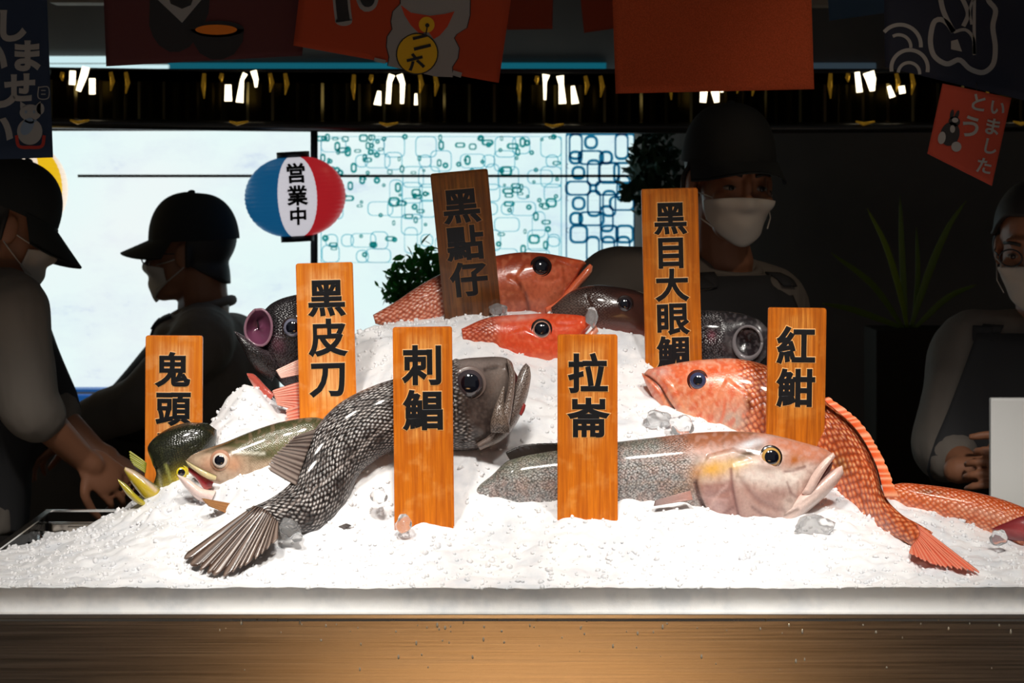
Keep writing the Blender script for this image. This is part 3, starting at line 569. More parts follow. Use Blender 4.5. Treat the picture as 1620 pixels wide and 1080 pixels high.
opsF = [('noscale', [(1085, 670), (1150, 640), (1340, 680), (1340, 850), (1130, 850), (1096, 770)], 34),
  ('poly', [(1110, 715), (1200, 690), (1290, 700), (1330, 720), (1290, 800), (1190, 850), (1110, 800)], S(224, 198, 186), 30, .95), ('mottle', None, 22, S(196, 150, 132), .4),
  ('poly', [(1040, 680), (1130, 676), (1215, 684), (1200, 712), (1120, 722), (1050, 706)], S(160, 88, 50), 20, .85), ('blob', 1090, 714, 40, 12, -20, S(180, 104, 62), .55), ('mottle', None, 7, S(120, 74, 48), .35),
  ('poly', [(1200, 684), (1290, 700), (1330, 716), (1305, 738), (1260, 722), (1205, 700)], S(196, 118, 84), 14, .9),
  ('blob', 1128, 742, 30, 13, -12, S(232, 172, 70), .95), ('poly', [(1168, 735), (1240, 744), (1275, 746), (1262, 772), (1180, 760)], S(240, 226, 216), 16, .8), ('blob', 1165, 735, 22, 10, -10, S(235, 196, 130), .8), ('blob', 1257, 727, 18, 10, -8, S(178, 96, 26), 1.0), ('blob', 1190, 702, 24, 7, -16, S(220, 230, 238), .85), ('blob', 1186, 716, 22, 7, -25, S(66, 46, 20), .95), ('blob', 1214, 742, 20, 6, 0, S(120, 60, 30), .5),  # blue-white blob above the eye is a gleam put into the colour
  ('poly', [(1102, 765), (1110, 790), (1145, 828), (1180, 834), (1172, 790), (1160, 760)], S(156, 104, 96), 14, .85), ('mottle', None, 9, S(206, 168, 158), .3), ('poly', [(1160, 765), (1172, 826), (1205, 836), (1245, 836), (1232, 790), (1200, 770)], S(188, 146, 134), 16, .75), ('blob', 1225, 782, 32, 10, -10, S(160, 116, 106), .75), ('blob', 1135, 800, 10, 22, -40, S(214, 180, 176), .6),
  ('blob', 1100, 760, 10, 26, 0, S(190, 130, 90), .6), ('blob', 1072, 778, 20, 10, -30, S(196, 150, 110), .6), ('blob', 1290, 760, 12, 30, 30, S(230, 206, 196), .7), ('blob', 840, 720, 60, 12, 0, S(96, 104, 78), .8), ('blob', 820, 740, 40, 20, 0, S(110, 112, 84), .6), ('blob', 960, 700, 90, 9, 0, S(90, 96, 80), .6),
  ('plate', oper, 5.5, 5), ('plate', pre, 3.0, 5), ('groove', [(1101, 762), (1106, 782), (1118, 806), (1142, 829)], 3, 4), ('line', [(1100, 762), (1104, 782), (1116, 806), (1140, 829)], S(84, 40, 40), 4, .8),
  ('groove', [(1156, 738), (1158, 768), (1166, 802), (1174, 828)], 2.5, 2.5), ('line', [(1156, 742), (1158, 768), (1166, 802), (1174, 828)], S(140, 90, 84), 2.5, .7), ('line', [(1175, 762), (1200, 790), (1222, 800), (1240, 803)], S(128, 84, 78), 4, .5), ('groove', [(1175, 762), (1200, 790), (1222, 800)], 5, 2.0),
  ('bump', 1219, 723, 24, 20, 0, 3.0), ('groove', [(1242, 746), (1262, 742), (1274, 738)], 2, 1.5), ('line', [(1242, 746), (1262, 742), (1274, 738)], S(120, 80, 76), 2, .7), ('line', [(1108, 784), (1150, 790)], S(210, 168, 160), 2.5, .6), ('line', [(1118, 806), (1140, 776), (1152, 766)], S(214, 176, 168), 2, .6), ('line', [(1130, 818), (1160, 800)], S(110, 64, 62), 2.2, .6), ('groove', [(1112, 792), (1140, 780), (1158, 776)], 3, 1.6), ('groove', [(1190, 800), (1215, 815), (1240, 820)], 3, 1.6), ('line', [(1190, 800), (1215, 815), (1240, 820)], S(120, 80, 76), 2.5, .6), ('line', [(1245, 762), (1252, 778), (1264, 786)], S(130, 90, 84), 2, .6), ('line', [(830, 765), (930, 745), (1010, 738), (1085, 730)], S(120, 112, 96), 2.2, .7)]
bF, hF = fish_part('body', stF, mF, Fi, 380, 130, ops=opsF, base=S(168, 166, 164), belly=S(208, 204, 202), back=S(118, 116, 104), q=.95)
mFh = skin('amberjack_jaw_skin', fs=0, ds=0, rough=.28, bump=.15, fine=.12)
fish_part('lower_jaw', [(1215, 800, 1222, 838, 4.08, 30), (1245, 788, 1252, 836, 4.075, 33), (1272, 776, 1279, 809, 4.07, 29), (1300, 755, 1304, 787, 4.07, 22), (1321, 741, 1325, 764, 4.07, 14), (1332, 736, 1335, 748, 4.07, 4)], mFh, Fi, 110, 44, base=S(226, 200, 190), belly=S(196, 180, 172), ops=[('line', [(1245, 792), (1276, 776), (1304, 755), (1326, 742)], S(236, 196, 186), 6, .8), ('line', [(1240, 815), (1262, 805)], S(90, 70, 66), 3, .7), ('groove', [(1230, 806), (1262, 800), (1290, 782)], 3, 2)])
fish_part('upper_lip', [(1318, 715, 1322, 722, 4.055, 6), (1302, 728, 1310, 738, 4.05, 9), (1286, 748, 1298, 757, 4.047, 10), (1274, 770, 1284, 780, 4.047, 9), (1268, 780, 1276, 784, 4.05, 4)], mFh, Fi, 60, 30, base=S(228, 196, 184), ops=[('groove', [(1312, 724), (1292, 745), (1276, 772)], 2, 2)])
fish_part('mouth_lining', [(1312, 726, 1318, 732, 4.07, 6), (1300, 738, 1312, 748, 4.07, 10), (1286, 756, 1298, 766, 4.065, 8), (1276, 772, 1284, 778, 4.06, 3)], M_flesh, Fi, 30, 20, base=S(96, 40, 36))
eye(Fi, hF, 1220, 723, 15.5, iris('amberjack_iris', S(196, 152, 84)), mat('amberjack_eye_rim', S(34, 26, 22), .2, coat=.7), .74, out=.32, rim=1.14)
fin('dorsal_fin', [(806, 726, 4.055), (845, 717, 4.06), (905, 709, 4.065)], [(800, 716, 4.045), (830, 704, 4.05), (888, 701, 4.055)], M_fin, Fi, 9, 3.0, 1, .04, cb=S(60, 44, 40), ct=S(34, 28, 28))
fin('pectoral_fin', [(1092, 776, 4.022), (1096, 790, 4.022)], [(1036, 792, 4.015), (1034, 800, 4.012)], M_fin, Fi, 8, 1.6, 1, .05, cb=S(190, 140, 128), ct=S(120, 96, 92))

# ---------------------------------------------------------------- E big orange snapper curving down to the right
E_ = fish('snapper', 1240, 680, 4.31, 'large orange fish facing left behind the right sign, tail curving down')
mE = skin('snapper_scales', 9.5, 7.0, S(255, 206, 150), .62, S(104, 34, 14), .6, .28, .9, .42, fine=.14)
stE = [(1015, 590, 1018, 598, 4.33, 4), (1028, 584, 1025, 610, 4.33, 14), (1046, 579, 1036, 630, 4.33, 25), (1084, 572, 1062, 660, 4.325, 38), (1123, 568, 1098, 692, 4.32, 46), (1161, 567, 1140, 716, 4.315, 50), (1204, 575, 1188, 745, 4.31, 52), (1254, 596, 1232, 776, 4.29, 52), (1302, 628, 1276, 806, 4.26, 48), (1346, 668, 1308, 830, 4.21, 42), (1380, 722, 1344, 842, 4.15, 36), (1400, 784, 1384, 848, 4.08, 28), (1426, 813, 1410, 848, 4.02, 20), (1456, 830, 1440, 862, 3.975, 13), (1476, 842, 1456, 872, 3.96, 6)]
opsE = [('noscale', [(1000, 550), (1168, 560), (1172, 600), (1182, 640), (1172, 680), (1100, 720), (1000, 660)], 22),
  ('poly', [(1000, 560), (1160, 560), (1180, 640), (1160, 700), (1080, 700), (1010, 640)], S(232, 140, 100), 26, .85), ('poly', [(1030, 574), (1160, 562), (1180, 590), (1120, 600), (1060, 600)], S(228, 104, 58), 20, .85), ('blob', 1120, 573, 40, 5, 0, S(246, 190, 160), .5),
  ('blob', 1160, 665, 32, 26, -15, S(184, 172, 160), .85), ('blob', 1110, 683, 36, 9, 0, S(244, 190, 70), .9), ('blob', 1080, 655, 26, 14, 30, S(240, 180, 140), .7), ('blob', 1035, 610, 16, 24, 25, S(230, 116, 84), .7), ('blob', 1042, 588, 16, 8, 0, S(214, 200, 196), .6), ('mottle', None, 12, S(216, 80, 36), .6), ('mottle', None, 6, S(246, 196, 168), .35),
  ('plate', [(1128, 640), (1150, 600), (1184, 625), (1186, 650), (1172, 700), (1120, 706), (1112, 680)], 3.5, 5), ('groove', [(1148, 640), (1140, 665), (1124, 690)], 2.5, 2.2), ('line', [(1148, 632), (1142, 662), (1122, 692)], S(226, 100, 60), 3, .7), ('blob', 1187, 640, 7, 12, -20, S(46, 20, 14), .95), ('bump', 1105, 602, 24, 20, 0, 3),
  ('groove', [(1020, 590), (1042, 610), (1056, 634), (1068, 652)], 2.6, 4.5), ('line', [(1019, 590), (1042, 610), (1056, 634), (1068, 652)], S(70, 26, 16), 2.2, .95), ('plate', [(1012, 596), (1030, 602), (1046, 622), (1056, 644), (1046, 650), (1026, 625)], 3.0, 6), ('plate', [(1022, 584), (1036, 592), (1054, 612), (1074, 650), (1084, 650), (1064, 610), (1044, 586)], 2.4, 5),
  ('poly', [(1190, 560), (1320, 620), (1420, 790), (1480, 850), (1440, 880), (1350, 850), (1250, 800), (1190, 760)], S(206, 92, 44), 24, .8), ('blob', 1330, 690, 22, 40, -30, S(120, 50, 28), .5), ('blob', 1330, 735, 12, 18, -30, S(90, 80, 40), .7), ('blob', 1393, 772, 6, 9, 0, S(96, 44, 24), .8), ('blob', 1330, 800, 50, 16, 20, S(232, 140, 90), .6)]  # dark blob beside the right sign: its cast shadow put into the colour
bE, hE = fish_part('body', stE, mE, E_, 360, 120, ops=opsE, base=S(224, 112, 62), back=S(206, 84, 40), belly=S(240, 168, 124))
eye(E_, hE, 1104, 602, 13.5, iris('snapper_iris', S(60, 66, 96)), mat('snapper_eye_rim', S(70, 30, 22), .25, coat=.6), .55, out=.3, rim=1.2)
fin('dorsal_fin', [(1300, 630, 4.22), (1352, 676, 4.17), (1384, 730, 4.1), (1400, 786, 4.05)], [(1312, 628, 4.22), (1362, 668, 4.17), (1398, 726, 4.1), (1422, 786, 4.03)], M_fin, E_, 17, 1.2, 1.1, .14, cb=S(226, 80, 32), ct=S(240, 120, 66), cr=S(250, 190, 150), sharp=8)
fin('tail_fin', [(1450, 828, 3.97), (1454, 846, 3.96), (1442, 864, 3.955)], [(1552, 906, 3.86), (1530, 902, 3.86), (1490, 896, 3.87), (1466, 888, 3.88), (1438, 874, 3.91)], M_fin, E_, 14, 1.8, 5, .1, cb=S(214, 74, 38), ct=S(240, 112, 84), cr=S(250, 170, 140), sharp=7)

# ---------------------------------------------------------------- B red snapper at the top of the heap
B_ = fish('snapper', 780, 460, 4.55, 'orange red fish at the top of the heap, behind the shaded brown sign')
mB = skin('red_snapper_scales', 8, 4.6, S(255, 226, 206), .85, S(130, 44, 24), .6, .28, .8, .4, fine=.1)
stB = [(590, 498, 594, 512, 4.53, 5), (626, 477, 630, 522, 4.535, 16), (660, 454, 664, 526, 4.54, 26), (700, 432, 702, 526, 4.55, 34), (745, 414, 745, 522, 4.55, 39), (787, 404, 787, 514, 4.55, 40), (825, 399, 825, 506, 4.55, 39), (860, 401, 857, 499, 4.55, 35), (888, 405, 882, 490, 4.55, 28), (908, 409, 900, 468, 4.55, 20), (922, 412, 914, 440, 4.55, 11), (928, 416, 922, 424, 4.55, 4)]
opsB = [('noscale', [(772, 380), (950, 380), (950, 520), (790, 520), (778, 460)], 30), ('poly', [(770, 390), (940, 390), (940, 510), (780, 520)], S(214, 96, 60), 24, .85), ('poly', [(775, 392), (850, 388), (930, 402), (925, 420), (850, 425), (790, 430)], S(150, 58, 34), 18, .8), ('blob', 815, 470, 40, 30, 0, S(128, 70, 46), .65), ('blob', 905, 412, 22, 8, 0, S(232, 96, 54), .8), ('blob', 870, 470, 34, 24, 0, S(226, 128, 92), .7),
  ('groove', [(838, 500), (832, 470), (820, 448), (806, 440)], 3, 3), ('line', [(838, 500), (832, 470), (822, 450)], S(90, 36, 24), 3, .7), ('plate', [(836, 505), (830, 470), (815, 440), (830, 420), (890, 420), (895, 490)], 2.5, 5), ('groove', [(926, 418), (912, 440), (896, 464)], 2.4, 3), ('bump', 857, 421, 20, 18, 0, 3), ('line', [(926, 418), (912, 440), (896, 464)], S(120, 40, 26), 2, .8), ('mottle', None, 8, S(240, 140, 100), .35), ('mottle', None, 5, S(150, 60, 38), .25), ('groove', [(880, 412), (900, 420), (912, 424)], 2, 1.5), ('groove', [(846, 440), (866, 446), (884, 440)], 3, 1.5)]
bB, hB = fish_part('body', stB, mB, B_, 260, 100, ops=opsB, base=S(226, 128, 96), back=S(196, 96, 70), belly=S(240, 140, 100))
fish_part('lower_jaw', [(862, 482, 866, 498, 4.545, 22), (885, 468, 894, 484, 4.54, 18), (908, 444, 920, 452, 4.538, 12), (926, 424, 936, 432, 4.537, 7), (933, 417, 938, 421, 4.537, 2)], skin('red_jaw_skin', fs=0, ds=0, rough=.28, bump=.12), B_, 60, 30, base=S(232, 112, 70), belly=S(238, 170, 140))
eye(B_, hB, 856, 421, 14, iris('red_snapper_iris', S(40, 26, 24)), None, .8, out=.3)

# ---------------------------------------------------------------- C bright red fish below it
C_ = fish('red_sea_perch', 850, 545, 4.42, 'bright red fish with large dark eye behind the right of the two front signs')
mC = skin('perch_scales', 7, 4.5, S(255, 200, 170), .5, S(110, 26, 14), .5, .26, .6, .4, fine=.1)
stC = [(730, 520, 734, 548, 4.41, 6), (766, 504, 770, 562, 4.415, 20), (796, 499, 800, 578, 4.42, 30), (833, 497, 835, 592, 4.42, 36), (870, 496, 865, 598, 4.42, 36), (900, 497, 890, 590, 4.42, 30), (920, 499, 908, 562, 4.42, 21), (932, 504, 922, 534, 4.42, 12), (938, 510, 932, 520, 4.42, 4)]
opsC = [('noscale', [(780, 480), (960, 480), (960, 600), (800, 600), (785, 560)], 20), ('poly', [(784, 490), (950, 490), (950, 600), (800, 600)], S(236, 82, 44), 22, .9), ('blob', 770, 515, 26, 14, -20, S(150, 66, 46), .7), ('blob', 860, 578, 40, 14, 0, S(240, 150, 110), .8), ('blob', 820, 503, 30, 5, -5, S(246, 196, 180), .6), ('plate', [(786, 550), (800, 530), (830, 520), (870, 545), (880, 600), (820, 596)], 2.5, 5), ('groove', [(786, 552), (800, 565), (820, 582)], 2.5, 2.5), ('bump', 857, 521, 20, 20, 0, 3), ('groove', [(936, 514), (922, 528), (912, 548)], 2.4, 3), ('mottle', None, 12, S(214, 70, 40), .4), ('mottle', None, 6, S(250, 130, 90), .35), ('groove', [(880, 512), (900, 512), (918, 510)], 2, 1.5), ('groove', [(838, 536), (858, 544), (878, 540)], 3, 1.5)]  # pale blob along the back: top reflection put into the colour
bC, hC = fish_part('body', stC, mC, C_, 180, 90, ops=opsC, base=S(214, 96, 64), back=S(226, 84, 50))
fish_part('lower_jaw', [(885, 560, 888, 592, 4.41, 22), (910, 545, 912, 572, 4.41, 18), (930, 527, 933, 545, 4.41, 11), (943, 514, 947, 524, 4.41, 4)], M_flesh, C_, 50, 30, base=S(238, 150, 120))
eye(C_, hC, 857, 521, 14, iris('perch_iris', S(196, 150, 130)), None, .82, out=.3)

# ---------------------------------------------------------------- D dark brown fish behind
D_ = fish('grouper', 970, 490, 4.5, 'small dark brown fish between the upper red fish and the tallest sign')
mD = skin('dark_brown_skin', 4, 3, S(150, 130, 120), .25, S(16, 10, 10), .4, .25, .4, .5, fine=.2)
stD = [(872, 486, 876, 508, 4.5, 6), (905, 460, 908, 520, 4.5, 22), (940, 451, 942, 532, 4.5, 32), (978, 454, 978, 538, 4.5, 34), (1012, 461, 1010, 540, 4.5, 32), (1040, 473, 1034, 535, 4.5, 24), (1058, 488, 1052, 518, 4.5, 12), (1066, 498, 1062, 508, 4.5, 4)]
bD, hD = fish_part('body', stD, mD, D_, 140, 80, base=S(66, 38, 32), back=S(44, 28, 26), belly=S(140, 62, 44), mask0=(.55, .35), ops=[('blob', 905, 488, 28, 22, 0, S(120, 108, 100), .6), ('bump', 989, 481, 16, 14, 0, 2.5), ('groove', [(928, 470), (938, 500), (930, 520)], 3, 2.5), ('blob', 1000, 470, 20, 6, 10, S(90, 50, 40), .6)])
eye(D_, hD, 989, 481, 11.5, iris('dark_iris', S(50, 44, 46)), None, .72, out=.3)

# ---------------------------------------------------------------- H black fish with round open mouth
H_ = fish('grouper', 1150, 540, 4.5, 'black fish with round gaping mouth between the two right hand signs')
mH = skin('black_speckled_skin', 4, 3, S(170, 160, 160), .45, S(10, 8, 10), .5, .25, .7, .7, fine=.25)
stH = [(1060, 505, 1060, 570, 4.5, 10), (1085, 496, 1085, 582, 4.5, 26), (1112, 491, 1112, 588, 4.5, 34), (1145, 492, 1145, 590, 4.495, 36), (1175, 496, 1172, 588, 4.48, 34), (1200, 505, 1198, 580, 4.46, 26), (1214, 518, 1212, 566, 4.45, 12)]
opsH = [('blob', 1126, 531, 6, 8, 0, S(150, 70, 90), .7), ('noscale', [(1140, 480), (1230, 480), (1230, 600), (1145, 600)], 14), ('bump', 1183, 540, 20, 22, 0, -16), ('blob', 1183, 540, 20, 22, 0, S(14, 10, 14), .95), ('blob', 1158, 548, 8, 14, -30, S(96, 92, 92), .7), ('blob', 1205, 515, 10, 6, 0, S(110, 104, 104), .6), ('mottle', None, 6, S(110, 102, 104), .35)]
bH, hH = fish_part('body', stH, mH, H_, 130, 90, ops=opsH, base=S(46, 40, 44), back=S(34, 32, 34))
P = [np.array(hit(hH, 1183 + 22 * math.cos(a), 541 + 22 * math.sin(a) * 1.15, 4.46)[0]) + np.array([0, -.004, 0]) for a in np.linspace(0, 2 * math.pi, 41)]
tube('lips', P, np.array([.0028 + .0022 * max(0, math.sin(a - .6)) for a in np.linspace(0, 2 * math.pi, 41)]), mat('grey_lip', S(120, 114, 116), .2, coat=.6), H_)

# ---------------------------------------------------------------- G black fish gaping left
G_ = fish('grouper', 440, 550, 4.38, 'black fish with gaping purple mouth and pink fins left of the second sign')
mG = skin('black_skin', 4, 3, S(110, 106, 110), .3, S(8, 8, 8), .4, .24, .5, .6, fine=.2)
stG = [(404, 492, 410, 534, 4.365, 12), (414, 487, 418, 560, 4.37, 24), (430, 478, 432, 590, 4.375, 33), (455, 469, 452, 612, 4.38, 38), (485, 464, 480, 624, 4.38, 40), (520, 466, 515, 630, 4.39, 38), (545, 480, 540, 620, 4.40, 26), (556, 520, 552, 590, 4.41, 10)]
bG, hG = fish_part('body', stG, mG, G_, 140, 90, base=S(36, 33, 36), belly=S(60, 30, 30), ops=[('bump', 405, 516, 22, 28, 15, -26), ('bump', 462, 518, 16, 18, 0, 2.5), ('groove', [(470, 560), (450, 575), (425, 572)], 3, 3), ('blob', 440, 545, 10, 14, -20, S(110, 60, 76), .6)])
lip = [(403, 490), (394, 500), (388, 516), (390, 532), (402, 544), (416, 546), (426, 536), (430, 516), (426, 500), (416, 490), (403, 490)]
lipP = spline(np.array([(x, y, 4.345 + (x - 388) / 44 * -.012) for x, y in lip]), 60)
mGm = mat('purple_mouth', S(104, 56, 80), .2, coat=.8)
cen = np.array([410, 518, 4.362]); rings = []
for f, dd in ((1.0, 0), (.85, .006), (.6, .016), (.3, .02), (.02, .021)):
    r_ = cen + (lipP[:-1] - cen) * f; r_[:, 2] = lipP[:-1, 2] + dd; rings.append(r_)
np_mesh('mouth_lining', Wn(np.concatenate(rings)), grid_quads(5, 59, True), mGm, G_)
tube('upper_lip', Wn(lipP), np.full(60, .0024), mat('mauve_lip', S(138, 100, 116), .25, coat=.6), G_)
fish_part('lower_jaw', [(370, 523, 372, 529, 4.34, 4), (382, 529, 380, 544, 4.345, 12), (400, 540, 392, 568, 4.35, 20), (424, 552, 408, 590, 4.36, 24), (446, 570, 430, 604, 4.37, 22)], mG, G_, 60, 34, base=S(34, 30, 32), back=S(80, 66, 72))
fish_part('gill_flesh', [(390, 590, 393, 598, 4.345, 4), (402, 592, 400, 610, 4.35, 6), (420, 610, 412, 628, 4.35, 6), (434, 624, 426, 636, 4.345, 3)], M_flesh, G_, 40, 24, base=S(190, 84, 70), belly=S(236, 170, 156))
eye(G_, hG, 463, 518, 15, iris('black_fish_iris', S(110, 112, 130)), None, .7, out=.3)
fp, fr_, ft = S(236, 140, 116), S(214, 88, 66), S(246, 190, 170)
fin('pectoral_fin', [(478, 566, 4.33), (476, 592, 4.33)], [(436, 586, 4.315), (444, 598, 4.315)], M_fin, G_, 8, 1.6, 2, .1, cb=fp, ct=ft, cr=S(250, 214, 200))
fin('pelvic_fin', [(474, 604, 4.32), (474, 650, 4.31)], [(430, 618, 4.30), (438, 640, 4.295)], M_fin, G_, 9, 1.8, 3, .15, cb=fr_, ct=S(236, 120, 92), cr=ft)
fin('anal_fin', [(475, 640, 4.31), (475, 690, 4.29)], [(452, 648, 4.285), (452, 688, 4.275)], M_fin, G_, 8, 1.8, 3, .2, cb=fr_, ct=fp, cr=ft)

# ---------------------------------------------------------------- J green backed jack with white ringed eye
J_ = fish('jack', 390, 730, 4.14, 'olive green backed fish with big white ringed eye and open red mouth')
mJ = skin('olive_skin', 3, 2.5, S(200, 200, 180), .12, S(40, 42, 26), .2, .2, .25, .5, fine=.12, coat=.6)
stJ = [(295, 727, 297, 732, 4.135, 3), (303, 720, 308, 744, 4.135, 12), (320, 712, 328, 762, 4.14, 24), (345, 704, 352, 778, 4.14, 31), (385, 687, 388, 786, 4.145, 35), (420, 674, 424, 784, 4.15, 36), (455, 665, 458, 778, 4.155, 34), (500, 660, 502, 764, 4.16, 26), (530, 670, 530, 740, 4.17, 10)]
opsJ = [('poly', [(290, 715), (330, 705), (400, 716), (440, 730), (420, 790), (330, 790), (290, 750)], S(206, 178, 152), 14, .9), ('mottle', None, 7, S(150, 120, 96), .4), ('poly', [(330, 716), (400, 706), (420, 716), (400, 722), (340, 722)], S(60, 62, 36), 8, .7), ('blob', 415, 722, 24, 8, -15, S(70, 72, 40), .8), ('line', [(368, 716), (392, 716), (418, 717)], S(236, 232, 214), 2.2, .9), ('groove', [(372, 725), (380, 740), (374, 760)], 3, 2.2), ('bump', 350, 730, 24, 20, 0, 4), ('blob', 330, 735, 12, 12, 0, S(226, 170, 140), .7), ('blob', 370, 735, 14, 14, 0, S(206, 150, 116), .8), ('blob', 345, 708, 40, 4, -20, S(60, 52, 30), .8)]
bJ, hJ = fish_part('body', stJ, mJ, J_, 220, 90, ops=opsJ, base=S(124, 120, 86), back=S(66, 66, 38), belly=S(226, 216, 200), mask0=(.3, .5))
eye(J_, hJ, 348, 728, 12, iris('white_iris', S(228, 212, 198)), mat('pink_eye_rim', S(186, 138, 112), .25, coat=.6), .66, out=.3, rim=1.3)
mJl = skin('pale_lip', fs=0, ds=0, rough=.22, bump=.1, fine=.1)
fish_part('upper_lip', [(293, 727, 297, 735, 4.105, 4), (308, 735, 310, 746, 4.1, 7), (326, 744, 326, 756, 4.095, 7), (343, 752, 341, 760, 4.095, 3)], mJl, J_, 50, 24, base=S(232, 214, 160), back=S(96, 84, 50))
fish_part('mouth_lining', [(298, 738, 298, 746, 4.115, 4), (312, 746, 312, 760, 4.11, 9), (326, 756, 324, 774, 4.108, 8), (338, 762, 334, 772, 4.11, 3)], M_flesh, J_, 40, 24, base=S(150, 34, 44), belly=S(206, 110, 110))
fish_part('lower_jaw', [(280, 750, 283, 757, 4.105, 5), (298, 757, 294, 772, 4.1, 11), (320, 772, 312, 790, 4.1, 15), (342, 776, 332, 798, 4.105, 15)], mJl, J_, 60, 30, base=S(240, 214, 206), back=S(236, 220, 206))
fin('pectoral_fin', [(384, 800, 4.07), (372, 818, 4.05)], [(318, 788, 4.045), (330, 800, 4.035)], M_fin, J_, 7, 1.8, 2, .15, cb=S(150, 92, 50), ct=S(86, 58, 36), cr=S(190, 136, 86))

# ---------------------------------------------------------------- I mahi-mahi with domed black forehead
I_ = fish('mahi_mahi', 280, 730, 4.2, 'black domed fish with yellow gaping jaws at the foot of the leftmost sign')
mI = skin('mahi_skin', 4, 3, S(90, 94, 70), .2, S(8, 8, 6), .3, .18, .3, .5, fine=.1, coat=.7)
stI = [(238, 776, 256, 794, 4.20, 8), (246, 752, 284, 790, 4.20, 18), (240, 730, 300, 768, 4.205, 25), (234, 706, 314, 738, 4.21, 28), (258, 682, 334, 714, 4.215, 28), (296, 668, 343, 694, 4.22, 22), (328, 669, 343, 680, 4.225, 9)]
opsI = [('blob', 282, 765, 16, 22, 30, S(226, 200, 40), .9), ('blob', 262, 772, 14, 16, 0, S(200, 180, 60), .7), ('line', [(250, 745), (256, 770), (262, 790)], S(196, 190, 150), 2.5, .8), ('line', [(262, 735), (270, 760), (272, 785)], S(170, 170, 90), 2.5, .7), ('mottle', None, 9, S(64, 66, 40), .3), ('groove', [(244, 740), (254, 765), (258, 790)], 3, 2), ('groove', [(266, 735), (272, 760), (272, 784)], 3, 2)]
bI, hI = fish_part('body', stI, mI, I_, 140, 80, ops=opsI, base=S(34, 36, 26))
eye(I_, hI, 287, 747, 8.5, iris('yellow_iris', S(226, 204, 40)), mat('yellow_eye_rim', S(214, 190, 50), .3, coat=.5), .66, out=.3, rim=1.3)
fish_part('upper_jaw', [(198, 738, 196, 744, 4.185, 3), (215, 745, 208, 764, 4.185, 11), (234, 758, 226, 786, 4.185, 16), (256, 772, 246, 800, 4.19, 16)], mI, I_, 60, 30, base=S(206, 178, 50), back=S(110, 104, 60), mask0=(.9, 1), ops=[('line', [(200, 742), (225, 756), (246, 775)], S(230, 206, 200), 3, .7)])
fish_part('lower_jaw', [(186, 757, 188, 764, 4.17, 3), (200, 766, 202, 784, 4.17, 9), (216, 782, 220, 798, 4.17, 11), (234, 796, 240, 806, 4.18, 8)], mI, I_, 50, 28, base=S(190, 170, 40), back=S(150, 150, 60), mask0=(.9, 1))
fin('gill_fan', [(232, 732, 4.235), (230, 748, 4.235)], [(204, 712, 4.24), (206, 726, 4.24), (212, 736, 4.24)], M_fin, I_, 6, 2.0, 2, .1, cb=S(140, 140, 40), ct=S(90, 96, 30), cr=S(190, 190, 70))

# ---------------------------------------------------------------- K orange fish at the right edge
K_ = fish('snapper', 1520, 800, 4.2, 'long orange fish body at the right edge with a dark red cut end')
mK = skin('orange_scales', 8, 6, S(255, 214, 180), .6, S(150, 56, 20), .45, .28, .8, .35, fine=.1)
stK = [(1396, 772, 1400, 792, 4.19, 6), (1424, 764, 1426, 806, 4.19, 18), (1460, 766, 1460, 820, 4.185, 26), (1500, 771, 1499, 832, 4.175, 30), (1545, 779, 1542, 846, 4.16, 32), (1590, 791, 1585, 862, 4.14, 33), (1640, 811, 1632, 880, 4.12, 32), (1690, 834, 1684, 890, 4.1, 26), (1720, 852, 1716, 880, 4.09, 8)]
bK, hK = fish_part('body', stK, mK, K_, 200, 80, base=S(232, 116, 58), back=S(216, 88, 36), belly=S(246, 190, 160), ops=[('blob', 1470, 778, 22, 5, 5, S(96, 60, 30), .8), ('blob', 1560, 812, 60, 8, 14, S(246, 196, 170), .5), ('mottle', None, 10, S(214, 84, 36), .4)])
patch('gill_opening', [(1567, 836), (1590, 826), (1625, 814), (1650, 824), (1650, 856), (1612, 856), (1584, 852)], hK, M_flesh, K_, 1.0, 5, 4.12, col=S(120, 30, 36), col_in=S(176, 74, 76))
# ================================================================== wooden name signs
M_ink = mat('black_ink', S(18, 20, 24), .42, spec=.35)
M_pale = mat('pale_cut_edge', S(240, 176, 100), .5)
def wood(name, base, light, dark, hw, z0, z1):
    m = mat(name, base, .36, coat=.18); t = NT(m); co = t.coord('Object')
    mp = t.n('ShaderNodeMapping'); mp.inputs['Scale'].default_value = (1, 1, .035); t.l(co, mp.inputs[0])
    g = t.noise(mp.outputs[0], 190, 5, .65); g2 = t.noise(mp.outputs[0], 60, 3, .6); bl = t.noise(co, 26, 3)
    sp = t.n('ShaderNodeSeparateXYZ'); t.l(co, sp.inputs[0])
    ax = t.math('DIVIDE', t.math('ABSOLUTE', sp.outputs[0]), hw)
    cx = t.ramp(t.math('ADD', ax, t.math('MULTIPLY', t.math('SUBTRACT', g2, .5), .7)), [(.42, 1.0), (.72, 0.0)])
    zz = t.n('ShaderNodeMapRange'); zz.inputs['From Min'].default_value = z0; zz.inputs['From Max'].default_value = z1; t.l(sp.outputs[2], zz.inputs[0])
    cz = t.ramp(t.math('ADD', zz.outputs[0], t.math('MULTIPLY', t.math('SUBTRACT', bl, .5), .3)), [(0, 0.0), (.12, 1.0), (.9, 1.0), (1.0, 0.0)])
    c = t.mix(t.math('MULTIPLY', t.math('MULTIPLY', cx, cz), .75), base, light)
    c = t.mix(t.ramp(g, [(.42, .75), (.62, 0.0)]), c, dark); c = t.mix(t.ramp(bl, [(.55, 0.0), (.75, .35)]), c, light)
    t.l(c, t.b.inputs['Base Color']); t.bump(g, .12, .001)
    return m
